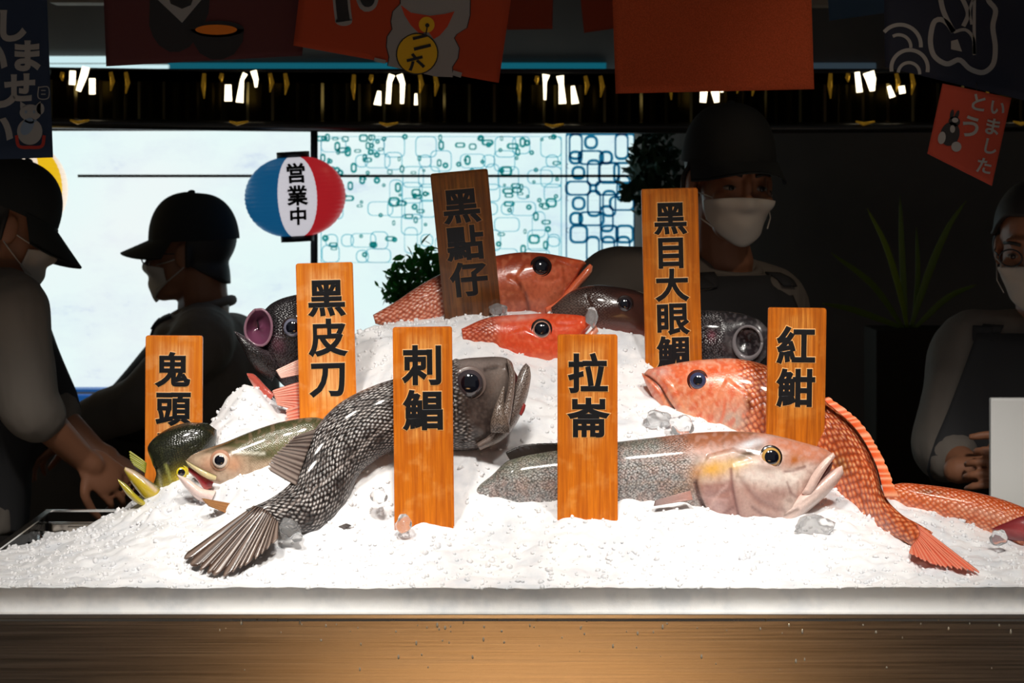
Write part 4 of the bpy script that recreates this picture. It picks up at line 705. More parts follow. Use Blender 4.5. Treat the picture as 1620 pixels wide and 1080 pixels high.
def sign(tl, tr, drop, xb, d, tilt, chars, label, tone=0, bottom=40, thick=.011):
    """tl, tr: top corners; (xb, drop): where the left edge meets the ice"""
    k = d / F; tl = np.array(tl, float); tr = np.array(tr, float); bl = np.array([xb, drop], float)
    ax = (tr - tl); wpx = np.linalg.norm(ax); dn = bl - tl; hpx = np.linalg.norm(dn) + bottom; dn = dn / np.linalg.norm(dn); ux = np.array([-dn[1], dn[0]]) * -1
    ux = np.array([dn[1], -dn[0]])
    base = (tl + tr) / 2 + dn * hpx; hw, hh = wpx * k / 2, hpx * k
    rot = math.atan2(ux[1], ux[0])                  # pixel-space roll (y down)
    bm = bmesh.new(); r = .0042; P = []
    for cx_, cz_, a0 in ((hw - r, hh - r, 0), (-hw + r, hh - r, 90), ):
        for q in range(6): a = math.radians(a0 + 90 * q / 5); P.append((cx_ + r * math.cos(a), cz_ + r * math.sin(a)))
    P += [(-hw, hh * .5), (-hw * 1.005, 0), (hw * 1.005, 0), (hw, hh * .5)]
    f = bm.faces.new([bm.verts.new((x, -thick / 2, z)) for x, z in P])
    e = bmesh.ops.extrude_face_region(bm, geom=[f]); vs = [v for v in e['geom'] if isinstance(v, bmesh.types.BMVert)]
    for v in vs: v.co.y += thick
    bmesh.ops.bevel(bm, geom=[e_ for e_ in bm.edges if len(e_.link_faces) == 2 and abs(e_.link_faces[0].normal.dot(e_.link_faces[1].normal)) < .3 or abs(e_.verts[0].co.y - e_.verts[1].co.y) < 1e-6], offset=.0014, segments=2, affect='EDGES')
    zs = [((np.array(c[1:3]) - base) @ -dn) * k for c in chars]; cs = chars[0][3] * k
    base_c, light, dark = ((S(222, 122, 18), S(246, 176, 92), S(180, 84, 8)), (S(232, 136, 34), S(252, 198, 130), S(206, 104, 20)), (S(112, 62, 18), S(132, 84, 34), S(66, 36, 12)), (S(206, 112, 16), S(226, 152, 66), S(150, 72, 8)))[tone]  # third tone: shade on the top sign put into the wood colour
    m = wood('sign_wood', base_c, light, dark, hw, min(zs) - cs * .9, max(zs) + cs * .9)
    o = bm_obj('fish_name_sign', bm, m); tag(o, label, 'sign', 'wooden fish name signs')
    Mx = Matrix.Translation(W(base[0], base[1], d)) @ Matrix.Rotation(rot, 4, 'Y') @ Matrix.Rotation(math.radians(tilt), 4, 'X')
    geo, halo = [], []
    for ch, x, y, s in chars:
        q = np.array([x, y]) - base; lx, lz = (q @ ux) * k, (q @ -dn) * k
        for lst, off, dy in ((geo, .032, .0009), (halo, .05, .0003)):
            V, Q = text_mesh(ch, s * k / .94, off, .0005); lst.append((V + np.array([lx, -thick / 2 - dy, lz]), Q))
    V, Q = join_geo(geo); np_mesh('lettering', V, Q, M_ink, o, smooth=False)
    V, Q = join_geo(halo); np_mesh('letter_outline', V, Q, M_pale if tone != 2 else mat('shaded_cut_edge', S(140, 92, 46), .5), o, smooth=False)
    o.matrix_world = Mx
    return o
sign((231, 531), (321, 530), 800, 229.5, 4.30, 0, [('鬼', 274, 584, 53), ('頭', 275, 645, 53), ('刀', 275, 706, 53)], 'pale orange wooden sign at far left, above the black domed fish', 1)
sign((468, 416), (558, 415), 690, 475.5, 4.29, 0, [('黑', 517, 470, 57), ('皮', 519, 533, 57), ('刀', 520, 597, 57)], 'tall orange wooden sign with three characters beside the gaping black fish', 1)
sign((682, 258), (771, 253), 490, 703, 4.50, 20, [('黑', 730, 309, 56), ('點', 736, 371, 56), ('仔', 742, 432, 56)], 'leaning wooden sign with shade put into its brown, standing at the top of the ice heap', 2)
sign((621, 517), (715, 517), 835, 624.5, 3.985, -1, [('刺', 669, 577, 61), ('鯧', 670, 648, 61)], 'orange wooden sign in front of the dark grey scaly fish', 0)
sign((1013, 298), (1102, 296), 580, 1021, 4.42, 4, [('黑', 1059, 343, 50), ('目', 1060, 397, 50), ('大', 1062, 449, 50), ('眼', 1063, 502, 50), ('鯛', 1065, 556, 50)], 'tallest orange wooden sign, with five characters, in front of the masked man', 3)
sign((882, 529), (977, 529), 818, 882, 3.985, -1, [('拉', 930, 590, 60), ('崙', 931, 660, 60)], 'orange wooden sign in front of the grey speckled fish', 0)
sign((1214, 486), (1306, 486), 702, 1211.5, 4.215, 2, [('紅', 1258, 545, 58), ('魽', 1258, 612, 58)], 'orange brown wooden sign at right between grey fish head and orange fish', 3)
# ================================================================== hanging banners
def quad_banner(name, tl, tr, br, bl, d, col, label, tex=0.0, cat='banner', th=.0012):
    n, m_ = 24, 16; V = []
    for i in range(n):
        for j in range(m_):
            u, v = i / (n - 1), j / (m_ - 1)
            p = (np.array(tl) * (1 - u) + np.array(tr) * u) * (1 - v) + (np.array(bl) * (1 - u) + np.array(br) * u) * v
            V.append((p[0], p[1], d))
    m = mat(name + '_cloth', col, .85, spec=.15); t = NT(m); nz = t.noise(t.coord('Object', (1, 1, 1)), 520, 3)
    t.l(t.ramp(nz, [(.3, np.asarray(col) * (1 - tex)), (.7, np.minimum(np.asarray(col) * (1 + tex), 1))]), t.b.inputs['Base Color']); t.bump(nz, .2, .0008)
    o = np_mesh(name, Wn(V), grid_quads(n, m_), m); md = o.modifiers.new('thickness', 'SOLIDIFY'); md.thickness = th; md.offset = 0
    return tag(o, label, cat, 'cloth banners hanging over the counter')
def decal(name, polys, d, m, parent, th=.0006):
    bm = bmesh.new()
    for P in polys:
        vs = [bm.verts.new(W(x, y, d)) for x, y in P]
        try: f = bm.faces.new(vs)
        except ValueError: continue
    r = bmesh.ops.extrude_face_region(bm, geom=bm.faces[:])
    for v in [g for g in r['geom'] if isinstance(g, bmesh.types.BMVert)]: v.co.y += th
    return bm_obj(name, bm, m, parent)
def ribbon(L, wd, n=30):
    P = spline(np.asarray(L, float), n) if len(L) > 2 else np.asarray(L, float); T = np.gradient(P, axis=0); T /= np.linalg.norm(T, axis=1)[:, None] + 1e-9
    N_ = np.stack([-T[:, 1], T[:, 0]], 1) * wd / 2
    return [tuple(p) for p in np.r_[P + N_, (P - N_)[::-1]]]
def disc(x, y, rx, ry, a=0, n=28): a = math.radians(a); return [(x + rx * math.cos(t) * math.cos(a) - ry * math.sin(t) * math.sin(a), y + rx * math.cos(t) * math.sin(a) + ry * math.sin(t) * math.cos(a)) for t in np.linspace(0, 2 * math.pi, n, endpoint=False)]
def arc(x, y, r, a0, a1, wd): return ribbon([(x + r * math.cos(math.radians(a)), y - r * math.sin(math.radians(a))) for a in np.linspace(a0, a1, 12)], wd)
def words(name, chars, d, m, parent, roll=0, off=.02):
    geo = []
    for ch, x, y, s in chars:
        V, Q = text_mesh(ch, s * d / F, off, .0004); a = math.radians(roll); R = np.array([[math.cos(a), 0, math.sin(a)], [0, 1, 0], [-math.sin(a), 0, math.cos(a)]])
        geo.append((V @ R.T + np.array(W(x, y, d)), Q))
    V, Q = join_geo(geo); return np_mesh(name, V, Q, m, parent, smooth=False)
M_pw = mat('print_white', S(205, 205, 205), .8); M_pg = mat('print_grey', S(150, 150, 150), .8); M_pk = mat('print_black', S(38, 38, 42), .8); M_py = mat('print_yellow', S(226, 180, 30), .8); M_pr = mat('print_red', S(170, 50, 40), .8); M_po = mat('print_orange', S(235, 130, 30), .8); M_pb = mat('print_blue_grey', S(120, 140, 165), .8)
navy = S(46, 58, 80)
# 1 navy banner, far left
d1 = 4.62; o = quad_banner('navy_banner', (-60, -60), (72, -60), (84, 249), (-60, 254), d1, navy, 'navy hanging banner with white characters at the left edge')
words('lettering', [('し', 17, 40, 54), ('ま', 42, 88, 52), ('せ', 32, 138, 50), ('い', -14, 92, 54), ('し', 0, 142, 60), ('い', -6, 205, 56)], d1 - .002, M_pg, o, off=.05)
decal('seal_mark', [ribbon([(61, 138), (76, 138), (76, 155), (61, 155), (61, 137)], 1.6, 40), ribbon([(65, 143), (72, 143)], 1.5), ribbon([(65, 149), (72, 149)], 1.5)], d1 - .002, M_pg, o)
decal('cat_body', [disc(48, 178, 17, 13), disc(47, 208, 20, 21), [(32, 172), (32, 160), (42, 167)], [(56, 167), (64, 160), (65, 173)], disc(64, 172, 6, 9)], d1 - .002, M_pg, o)
decal('cat_base', [ribbon([(26, 214), (30, 231), (48, 233), (66, 231), (70, 214)], 5)], d1 - .0028, M_pr, o)
decal('cat_details', [disc(43, 200, 9, 15, 30), disc(41, 177, 2, 2.5), disc(54, 177, 2, 2.5), ribbon([(38, 190), (48, 194), (58, 190)], 3)], d1 - .0028, M_pb, o)
# 2 maroon banner
d2 = 4.72; o = quad_banner('maroon_banner', (162, -60), (492, -60), (478, 88), (168, 105), d2, S(92, 54, 56), 'dark maroon hanging banner with a bottle and bowl print')
decal('bottle_print', [[(238, -50), (236, 40), (242, 58), (252, 72), (268, 82), (284, 82), (300, 74), (318, 50), (330, 20), (336, -50)]], d2 - .002, M_pk, o)
decal('label_print', [[(240, -14), (250, 0), (288, 36), (320, -2), (326, -14)]], d2 - .0028, M_pg, o)
decal('drop_print', [[(264, -14), (270, 6), (288, 14), (302, 8), (310, -14)]], d2 - .0036, M_pk, o)
decal('bowl_print', [disc(344, 46, 42, 13), [(302, 46), (386, 46), (384, 66), (370, 86), (352, 94), (334, 94), (316, 84), (305, 66)]], d2 - .0036, M_pk, o)
decal('broth_print', [disc(342, 47, 33, 8)], d2 - .0044, M_po, o)
# 3 red banner with lucky cat
d3 = 4.66; o = quad_banner('red_banner', (480, -60), (817, -60), (789, 131), (464, 72), d3, S(178, 72, 44), 'red hanging banner printed with a white lucky cat and gold coin')
decal('stroke_outline', [ribbon([(538, -30), (541, 10), (544, 34)], 27), disc(544, 34, 13, 7), ribbon([(568, -20), (578, 8), (586, 6), (592, -20)], 20)], d3 - .002, M_pg, o)
decal('stroke_print', [ribbon([(538, -30), (541, 10), (544, 33)], 19), ribbon([(570, -20), (579, 4), (585, 3), (590, -20)], 13)], d3 - .0028, M_pk, o)
catl = [(634, -40), (634, 6), (622, 18), (619, 34), (621, 46), (613, 58), (612, 74), (616, 90), (614, 104), (640, 110), (690, 121), (716, 122), (715, 106), (724, 92), (726, 76), (718, 60), (722, 54), (738, 44), (743, 24), (744, -40)]
decal('cat_outline', [[(x + (-1.6 if x < 680 else 1.6), y) for x, y in catl]], d3 - .0016, M_pk, o)
decal('cat_body', [catl], d3 - .0028, M_pg, o)
decal('cat_collar', [[(634, 8), (650, 20), (680, 25), (704, 22), (719, 18), (708, 42), (696, 56), (686, 62), (676, 48), (662, 58), (648, 44), (640, 24)]], d3 - .0036, mat('collar_red', S(200, 66, 34), .8), o)
decal('cat_paw', [[(640, 24), (622, 30), (624, 50), (640, 66), (660, 66), (664, 54), (650, 40)]], d3 - .0044, M_pg, o)
decal('coin_outline', [disc(660, 85, 33, 34, 60)], d3 - .0044, M_pk, o); decal('coin_print', [disc(660, 85, 31, 32, 60), disc(675, 39, 12.5, 12.5)], d3 - .0052, M_py, o)
words('coin_lettering', [('二', 666, 66, 28), ('六', 657, 97, 26)], d3 - .006, M_pk, o, roll=-14, off=.05)
decal('bell_details', [disc(676, 40, 3.4, 3.4), ribbon([(676, 42), (674, 53)], 2)], d3 - .006, M_pk, o)
decal('base_bars', [ribbon([(592, 94), (610, 98)], 6), ribbon([(716, 115), (730, 119)], 8)], d3 - .003, M_pg, o)
# 4 plain red banner
quad_banner('red_banner', (967, -60), (1282, -60), (1288, 141), (974, 148), 4.6, S(182, 80, 46), 'plain red hanging banner without a print, upper right', .25)
# 5 navy banner with outlined character
d5 = 4.68; o = quad_banner('navy_banner', (1398, -60), (1700, -60), (1700, 178), (1400, 106), d5, S(44, 48, 62), 'dark navy hanging banner with outlined brush character and waves at right')
z4 = lambda L: [(1200 + x / 3.857, y / 3.857) for x, y in L]
decal('character_outline', [ribbon(z4(L), w_, 70) for L, w_ in (([(1105, -60), (1120, 40), (1150, 120), (1190, 195)], 8), ([(1190, 195), (1150, 140), (1110, 118), (1075, 130), (1055, 190), (1050, 270), (1075, 345), (1150, 390), (1225, 365), (1290, 420), (1370, 442), (1430, 395), (1445, 290), (1430, 160), (1446, 60), (1405, 5), (1390, -60)], 8), ([(1318, -60), (1316, 150), (1318, 330)], 5), ([(1190, 195), (1262, 182), (1308, 230), (1318, 335)], 5), ([(1215, -60), (1262, 30), (1278, 90), (1250, 160)], 7), ([(1330, -60), (1290, 60), (1300, 150)], 4))] + [z4([(1175, 250), (1215, 240), (1242, 315), (1175, 300)])], d5 - .002, M_pg, o)
decal('wave_print', [arc(1424, 72, 33, 140, -5, 6), arc(1422, 74, 19, 120, -5, 5), arc(1439, 108, 29, 190, -12, 6), arc(1438, 116, 17, 175, -5, 5)], d5 - .002, M_pg, o)
# 6 small tilted red banner
d6 = 4.55; o = quad_banner('red_banner', (1491, 132), (1600, 155), (1569, 294), (1467, 243), d6, S(172, 72, 56), 'small tilted red banner with grey writing below the navy one at right')
tube('hanging_thread', [W(1545, 146, d6), W(1545, 138, d6 + .06), W(1545, 132, d5)], .0012, M_pk, o, 6)
words('lettering', [('い', 1578, 170, 27), ('ま', 1570, 200, 29), ('し', 1566, 231, 27), ('た', 1557, 262, 27), ('と', 1548, 162, 30), ('う', 1536, 200, 38)], d6 - .002, M_pg, o, roll=12, off=.025)
decal('figure_print', [disc(1503, 212, 15, 19, 15), disc(1510, 192, 9, 8, 15), disc(1506, 181, 3, 8, 10), disc(1514, 182, 3, 8, 20)], d6 - .002, M_pk, o)
decal('figure_highlights', [disc(1490, 218, 6, 10, 10), disc(1513, 232, 8, 8), disc(1511, 190, 5, 4), disc(1507, 204, 4, 6)], d6 - .0028, M_pg, o)
# far row of banners near the fascia
quad_banner('red_banner', (800, -60), (876, -60), (874, 46), (802, 47), 5.3, S(150, 66, 46), 'far red banner end hanging between the lucky cat and plain red banners', cat='banner')
quad_banner('red_banner', (912, -60), (972, -60), (972, 45), (924, 52), 5.3, S(150, 66, 46), 'far red banner corner peeking out left of the plain red banner', cat='banner')
quad_banner('navy_banner', (1306, -60), (1402, -60), (1404, 20), (1312, 33), 5.3, S(60, 84, 112), 'far blue banner end hanging right of the plain red banner', cat='banner')
M_beam = mat('ceiling_beam', S(128, 122, 114), .7)
b1 = box('ceiling_beam', wx(78, 5.5), wx(165, 5.5), 5.5, 5.6, wz(4, 5.5), 3.2, M_beam); tag(b1, 'grey ceiling beam end beside the navy banner at left', 'beam')
b1 = box('ceiling_beam', wx(1284, 5.5), wx(1402, 5.5), 5.5, 5.6, wz(8, 5.5), 3.2, M_beam); tag(b1, 'grey ceiling beam above the far blue banner', 'beam')

# ================================================================== lanterns
def lantern(cx, cy, rx, ry, d, cols, label, texts=None, tilt=0, capw=.33):
    e = thing('paper_lantern', W(cx, cy, d), label, 'lantern'); k = d / F
    na, nv = 72, 120; V, mi = [], []
    R = Matrix.Rotation(math.radians(tilt), 3, 'Y')
    for i in range(nv + 1):
        v = -1 + 2 * i / nv; a = math.asin(max(-1, min(1, v))) * .93; z = math.sin(a) / math.sin(math.pi / 2 * .93) * ry * k
        r = (math.cos(a) ** .88) * rx * k * (1 + .012 * abs(math.sin(i / nv * math.pi * 17)))
        for j in range(na): t = 2 * math.pi * j / na; V.append((r * math.sin(t), -r * math.cos(t), z))
    V = np.array(V); q = grid_quads(nv + 1, na, True)
    for i in range(nv):
        for j in range(na):
            t = (2 * math.pi * (j + .5) / na + math.pi) % (2 * math.pi) - math.pi
            mi.append(next(n for n, (a0, a1) in enumerate(zip(cols['edges'], cols['edges'][1:])) if a0 <= t <= a1))
    c0 = np.array(W(cx, cy, d)); RM = np.array(R)
    np_mesh('shade', V @ RM.T + c0, q, [cols['m'][n] for n in cols['order']], e, mi=mi)
    for s in (-1, 1):
        P = [np.array((0, 0, s * (ry * .97 + h) * k)) for h in (-2, 9)]
        tube('cap_ring', [p @ RM.T + c0 for p in P], rx * capw * k, M_lcap, e, 28)
    if texts:
        geo = []
        for ch, y, s in texts:
            Vt, Q = text_mesh(ch, s * k, .035, .0006); Vt[:, 2] -= y * k
            zz = np.clip(Vt[:, 2] / (ry * k), -.98, .98); rr = (np.cos(np.arcsin(zz) * .93) ** .88) * rx * k * 1.016
            aa = Vt[:, 0] / rr + cols.get('tx', 0); geo.append((np.stack([rr * np.sin(aa), -rr * np.cos(aa), Vt[:, 2]], 1) + np.c_[np.zeros(len(Vt)), -np.abs(Vt[:, 1:2]) * 2, np.zeros(len(Vt))], Q))
        Vt, Q = join_geo(geo); np_mesh('lettering', Vt @ RM.T + c0, Q, M_ink, e, smooth=False)
    return e
M_lcap = mat('lantern_cap', S(26, 32, 38), .5)
def paper(n, c, es): return mat(n, c, .5, coat=.1, emit=c, es=es)
lm = [paper('lantern_blue', S(30, 120, 180), .35), paper('lantern_white', S(235, 232, 240), .62), paper('lantern_red', S(206, 40, 48), .5)]
lantern(467, 311, 79, 64, 5.6, dict(edges=[-3.15, -2.2, -.28, .5, 2.3, 3.15], order=[1, 0, 1, 2, 1], m=lm, tx=.13), 'round blue, white and red paper lantern with black characters', [('営', -37, 32), ('業', -2, 32), ('中', 30, 29)], tilt=-3)
P_ = [W(497, 200, 5.74), W(497, 300, 5.74), W(497, 430, 5.74), W(497, 560, 5.74)]
pl = tube('hanging_pole', P_, .0085, M_lcap); tag(pl, 'thin black pole behind the round tricolour lantern', 'pole')
lm2 = [paper('lantern_yellow', S(255, 204, 30), .75), paper('lantern_cream', S(255, 236, 214), .85)]
lantern(42, 300, 64, 70, 5.75, dict(edges=[-3.15, -1.5, -.75, -.15, .5, 1.2, 3.15], order=[0, 1, 0, 1, 0, 1], m=lm2), 'yellow and cream striped lantern behind the navy banner and left man')

# ================================================================== plants
def leaf_cloud(name, c, rad, n, size, m, parent, seed):
    r = np.random.default_rng(seed); geo = []
    for k in range(n):
        v = r.normal(size=3); v /= np.linalg.norm(v); p = np.array(c) + v * np.array(rad) * r.uniform(.55, 1.05)
        A = np.linalg.qr(r.normal(size=(3, 3)))[0]; s = size * r.uniform(.6, 1.3)
        L = np.array([(0, 0, 0), (.35, .5, .08), (.3, 1.0, .05), (0, 1.5, -.05), (-.3, 1.0, .05), (-.35, .5, .08)]) * s
        geo.append((L @ A.T + p, [(0, 1, 2, 3), (0, 3, 4, 5)]))
    V, Q = join_geo(geo); return np_mesh(name, V, Q, m, parent, smooth=False)
M_leaf = backlit('bush_leaf', S(46, 110, 50), S(60, 150, 60), .4); M_leafd = mat('dark_leaf', S(52, 84, 58), .5); M_stem = mat('plant_stem', S(70, 60, 40), .7); M_pot = mat('planter_brown', S(58, 52, 46), .8, spec=.1)
e = thing('potted_bush', (wx(670, 5.35), 5.35, .0), 'leafy green bush behind the shaded brown sign', 'plant')
leaf_cloud('foliage', W(672, 462, 5.35), (.068, .08, .1), 520, .019, M_leaf, e, 2); leaf_cloud('side_foliage', W(630, 455, 5.35), (.045, .05, .04), 110, .016, M_leaf, e, 3)
tube('stem', [W(672, 470, 5.35), (wx(672, 5.35), 5.35, .9), (wx(672, 5.35), 5.35, .7)], .012, M_stem, e)
box('pot', wx(672, 5.35) - .12, wx(672, 5.35) + .12, 5.23, 5.47, 0, .75, M_pot, e, .01)
e = thing('hanging_foliage', W(1035, 270, 6.2), 'dark foliage at the right end of the lit window', 'plant')
leaf_cloud('foliage', W(1034, 275, 6.2), (.06, .08, .13), 420, .026, M_leafd, e, 5); tube('stem', [W(1036, 200, 6.25), W(1036, 340, 6.25), (wx(1036, 6.25), 6.25, 0)], .01, M_stem, e)
e = thing('spiky_plant', (wx(1435, 5.9), 5.9, .0), 'spiky long leaved plant in a brown planter in the dark', 'plant')
M_blade = mat('blade_leaf', S(120, 140, 50), .5); M_bladel = mat('blade_leaf_lit', S(150, 170, 40), .4)  # second blade colour is the first with light put into it
def blade_leaf(P, wd, m):
    P = Wn(spline(np.array(P, float), 20)); u = np.linspace(0, 1, 20); ww = wd * np.sin(np.clip(u * .93 + .07, 0, 1) * math.pi) ** .6 * 5.9 / F; V = []
    T = np.gradient(P, axis=0); S_ = np.cross(T, (0, 1, 0)); S_ /= np.linalg.norm(S_, axis=1)[:, None] + 1e-9
    for p, s, w_ in zip(P, S_, ww): V += [p - s * w_, p + np.array((0, .004, 0)), p + s * w_]
    o = np_mesh('leaf', V, grid_quads(20, 3), m, e); md = o.modifiers.new('thickness', 'SOLIDIFY'); md.thickness = .0012
for P, wd, m in (([(1436, 520, 5.9), (1422, 455, 5.88), (1400, 385, 5.86), (1372, 330, 5.85)], 5, M_bladel), ([(1440, 520, 5.9), (1470, 430, 5.9), (1500, 360, 5.9), (1528, 318, 5.9)], 6, M_blade), ([(1434, 520, 5.9), (1428, 420, 5.92), (1424, 310, 5.95)], 5, M_blade), ([(1444, 520, 5.9), (1452, 440, 5.95), (1450, 360, 6)], 4, M_blade), ([(1430, 520, 5.9), (1380, 450, 5.85), (1315, 400, 5.8)], 5, M_blade), ([(1432, 520, 5.9), (1350, 490, 5.85), (1300, 480, 5.8)], 5, M_blade), ([(1446, 520, 5.9), (1500, 470, 5.9), (1545, 450, 5.85)], 5, M_blade)): blade_leaf(P, wd, m)
box('planter', wx(1376, 5.9), wx(1510, 5.9), 5.8, 6.0, 0, wz(518, 5.9), M_pot, e, .008)
# ================================================================== things behind the counter
tag(box('white_board', wx(1577, 4.62), wx(1680, 4.62), 4.68, 4.70, .7, wz(628, 4.7), mat('white_plastic', S(235, 235, 232), .5), None, .005), 'white upright plastic board at the right edge of the counter', 'board')
bc = thing('back_counter', (wx(200, 6.1), 6.18, 0), 'dark low back counter under the lit window at left', 'counter')
box('cabinet', wx(-80, 6), wx(520, 6), 6.02, 6.35, 0, wz(712, 6.02), M_black, bc, .005); box('worktop', wx(-84, 6), wx(524, 6), 6.0, 6.36, wz(712, 6.02), wz(707, 6.02), M_black, bc, .003)
bm = bmesh.new(); x0, x1, zt = wx(160, 6.06), wx(212, 6.06), wz(707, 6.02); bx(bm, x0, x1, 6.05, 6.2, zt, zt + .035, .006); tub = bm_obj('blue_tub', bm, mat('blue_plastic', S(70, 130, 200), .4, emit=S(70, 130, 200), es=.0)); tag(tub, 'small blue tub on the dark back counter', 'tub')
# ================================================================== people behind the counter
M_skin = mat('skin', S(160, 108, 80), .5, sss=0.0); M_shirt = mat('white_work_shirt', S(132, 124, 116), .85, spec=.2); M_dshirt = mat('dark_shirt', S(86, 84, 84), .85, spec=.2)
M_apr = mat('black_apron', S(66, 66, 68), .8, spec=.2); M_cap = mat('black_cap', S(48, 50, 50), .85, spec=.15); M_hair = mat('black_hair', S(50, 46, 44), .6); M_mask = mat('white_mask', S(206, 198, 188), .85, spec=.2)
M_trou = mat('dark_trousers', S(50, 50, 54), .85); M_eyew = mat('eye_white', S(135, 125, 118), .3); M_iris = mat('dark_eye', S(30, 20, 16), .2); M_lens = mat('glasses_frame', S(30, 34, 40), .3)
t = NT(M_shirt); t.bump(t.noise(t.coord('Object', (1, 1, .5)), 9, 3), .5, .02)
V3 = lambda p: np.array(p, float)
def ell_geo(c, r, R=None, n=14, m=20):
    a = np.linspace(0, math.pi, n); b = np.linspace(0, 2 * math.pi, m, endpoint=False)
    V = np.stack([np.outer(np.sin(a), np.cos(b)), np.outer(np.sin(a), np.sin(b)), np.outer(np.cos(a), np.ones(m))], -1).reshape(-1, 3) * V3(r)
    if R is not None: V = V @ np.array(R).T
    return V + V3(c), grid_quads(n, m, True).tolist()
def limb_geo(P, R, n=14, k=9):                    # tapering rounded limb through joints
    A = np.c_[V3(P), V3(R)]; t_ = np.concatenate([[0], np.cumsum(np.linalg.norm(np.diff(A[:, :3], axis=0), axis=1))]); s = np.linspace(0, t_[-1], k * (len(A) - 1) + 1)
    B = np.stack([np.interp(s, t_, A[:, i]) for i in range(4)], 1)
    if len(A) > 2:
        for _ in range(3): B[1:-1] = B[1:-1] * .5 + (B[:-2] + B[2:]) * .25
    d0 = B[0, :3] - B[1, :3]; d0 /= np.linalg.norm(d0) + 1e-9; d1 = B[-1, :3] - B[-2, :3]; d1 /= np.linalg.norm(d1) + 1e-9
    caps0 = [np.r_[B[0, :3] + d0 * B[0, 3] * math.sin(a), B[0, 3] * math.cos(a)] for a in (1.5, 1.1, .6)]; caps1 = [np.r_[B[-1, :3] + d1 * B[-1, 3] * math.sin(a), B[-1, 3] * math.cos(a)] for a in (.6, 1.1, 1.5)]
    B = np.array(caps0 + list(B) + caps1); return tube_mesh(B[:, :3], B[:, 3], n)
def torso_geo(rows, side, front, n=24):           # rows: (centre, half width, half depth)
    side, front = V3(side), V3(front); R_ = np.array([np.r_[V3(c), a, b] for c, a, b in rows]); R_ = np.stack([np.interp(np.linspace(0, 1, 26), np.linspace(0, 1, len(R_)), R_[:, i]) for i in range(5)], 1)
    for _ in range(2): R_[1:-1] = R_[1:-1] * .5 + (R_[:-2] + R_[2:]) * .25
    th = np.linspace(0, 2 * math.pi, n, endpoint=False); V = []
    for r in R_:
        for a in th: V.append(r[:3] + side * r[3] * np.sign(math.cos(a)) * abs(math.cos(a)) ** .8 + front * r[4] * np.sign(math.sin(a)) * abs(math.sin(a)) ** .8)
    V = np.array(V); Q = grid_quads(26, n, True).tolist(); return V, Q + [tuple(range(n))[::-1], tuple(range(25 * n, 26 * n))]
def fuse(name, parts, m, parent, voxel=.006, smooth=6, wr=0.0, seed=1):
    V, Q = join_geo(parts); bm = bmesh.new(); vs = [bm.verts.new(v) for v in V]
    for f in Q:
        try: bm.faces.new([vs[i] for i in f])
        except ValueError: pass
    bmesh.ops.recalc_face_normals(bm, faces=bm.faces); me = bpy.data.meshes.new('tmp'); bm.to_mesh(me); bm.free()
    o = bpy.data.objects.new('tmp', me); COL.objects.link(o); r = o.modifiers.new('r', 'REMESH'); r.mode = 'VOXEL'; r.voxel_size = voxel
    s = o.modifiers.new('s', 'SMOOTH'); s.iterations = smooth; s.factor = .5
    dg = bpy.context.evaluated_depsgraph_get(); dg.update(); me2 = bpy.data.meshes.new_from_object(o.evaluated_get(dg)); bpy.data.objects.remove(o); bpy.data.meshes.remove(me)
    n = len(me2.vertices); co = np.zeros(n * 3); me2.vertices.foreach_get('co', co); co = co.reshape(-1, 3)
    if wr:
        nn = np.zeros(n * 3); me2.vertices.foreach_get('normal', nn); nn = nn.reshape(-1, 3); q = co * np.array([1, 1, .45])
        w_ = (1 - 2 * np.abs(vnoise(q, 11, seed))) * .7 + vnoise(q, 26, seed + 3) * .3; co = co + nn * (w_ * wr)[:, None]; me2.vertices.foreach_set('co', co.ravel())
    me2.polygons.foreach_set('use_smooth', np.ones(len(me2.polygons), bool)); me2.update()
    ob = link(name, me2, m, parent); ob.data.name = name
    return ob, BVHTree.FromPolygons([Vector(v) for v in co], [tuple(p.vertices) for p in me2.polygons])
def wrap(name, bvh, orig, dirs, nu, nv, off, m, parent, th=.002, lim=None, it=2):   # cloth laid on a body: rays from outside towards it
    V = []; last = None
    for o_, d_ in zip(orig, dirs):
        r = bvh.ray_cast(Vector(o_), Vector(d_)); p = r[0] if r[0] is not None else (last if last is not None else Vector(o_) + Vector(d_) * .3); last = p
        if lim is not None:
            q_ = np.array(p) - lim[0]; l_ = np.linalg.norm(q_); p = lim[0] + (q_ if l_ <= lim[1] else -V3(d_) * lim[1])
        V.append(np.array(p) - V3(d_) / np.linalg.norm(d_) * off)
    V = np.array(V).reshape(nu, nv, 3)
    for _ in range(it):
        V[1:-1] = V[1:-1] * .6 + (V[:-2] + V[2:]) * .2; V[:, 1:-1] = V[:, 1:-1] * .6 + (V[:, :-2] + V[:, 2:]) * .2
    o = np_mesh(name, V.reshape(-1, 3), grid_quads(nu, nv), m, parent); md = o.modifiers.new('thickness', 'SOLIDIFY'); md.thickness = th; md.offset = 0
    return o
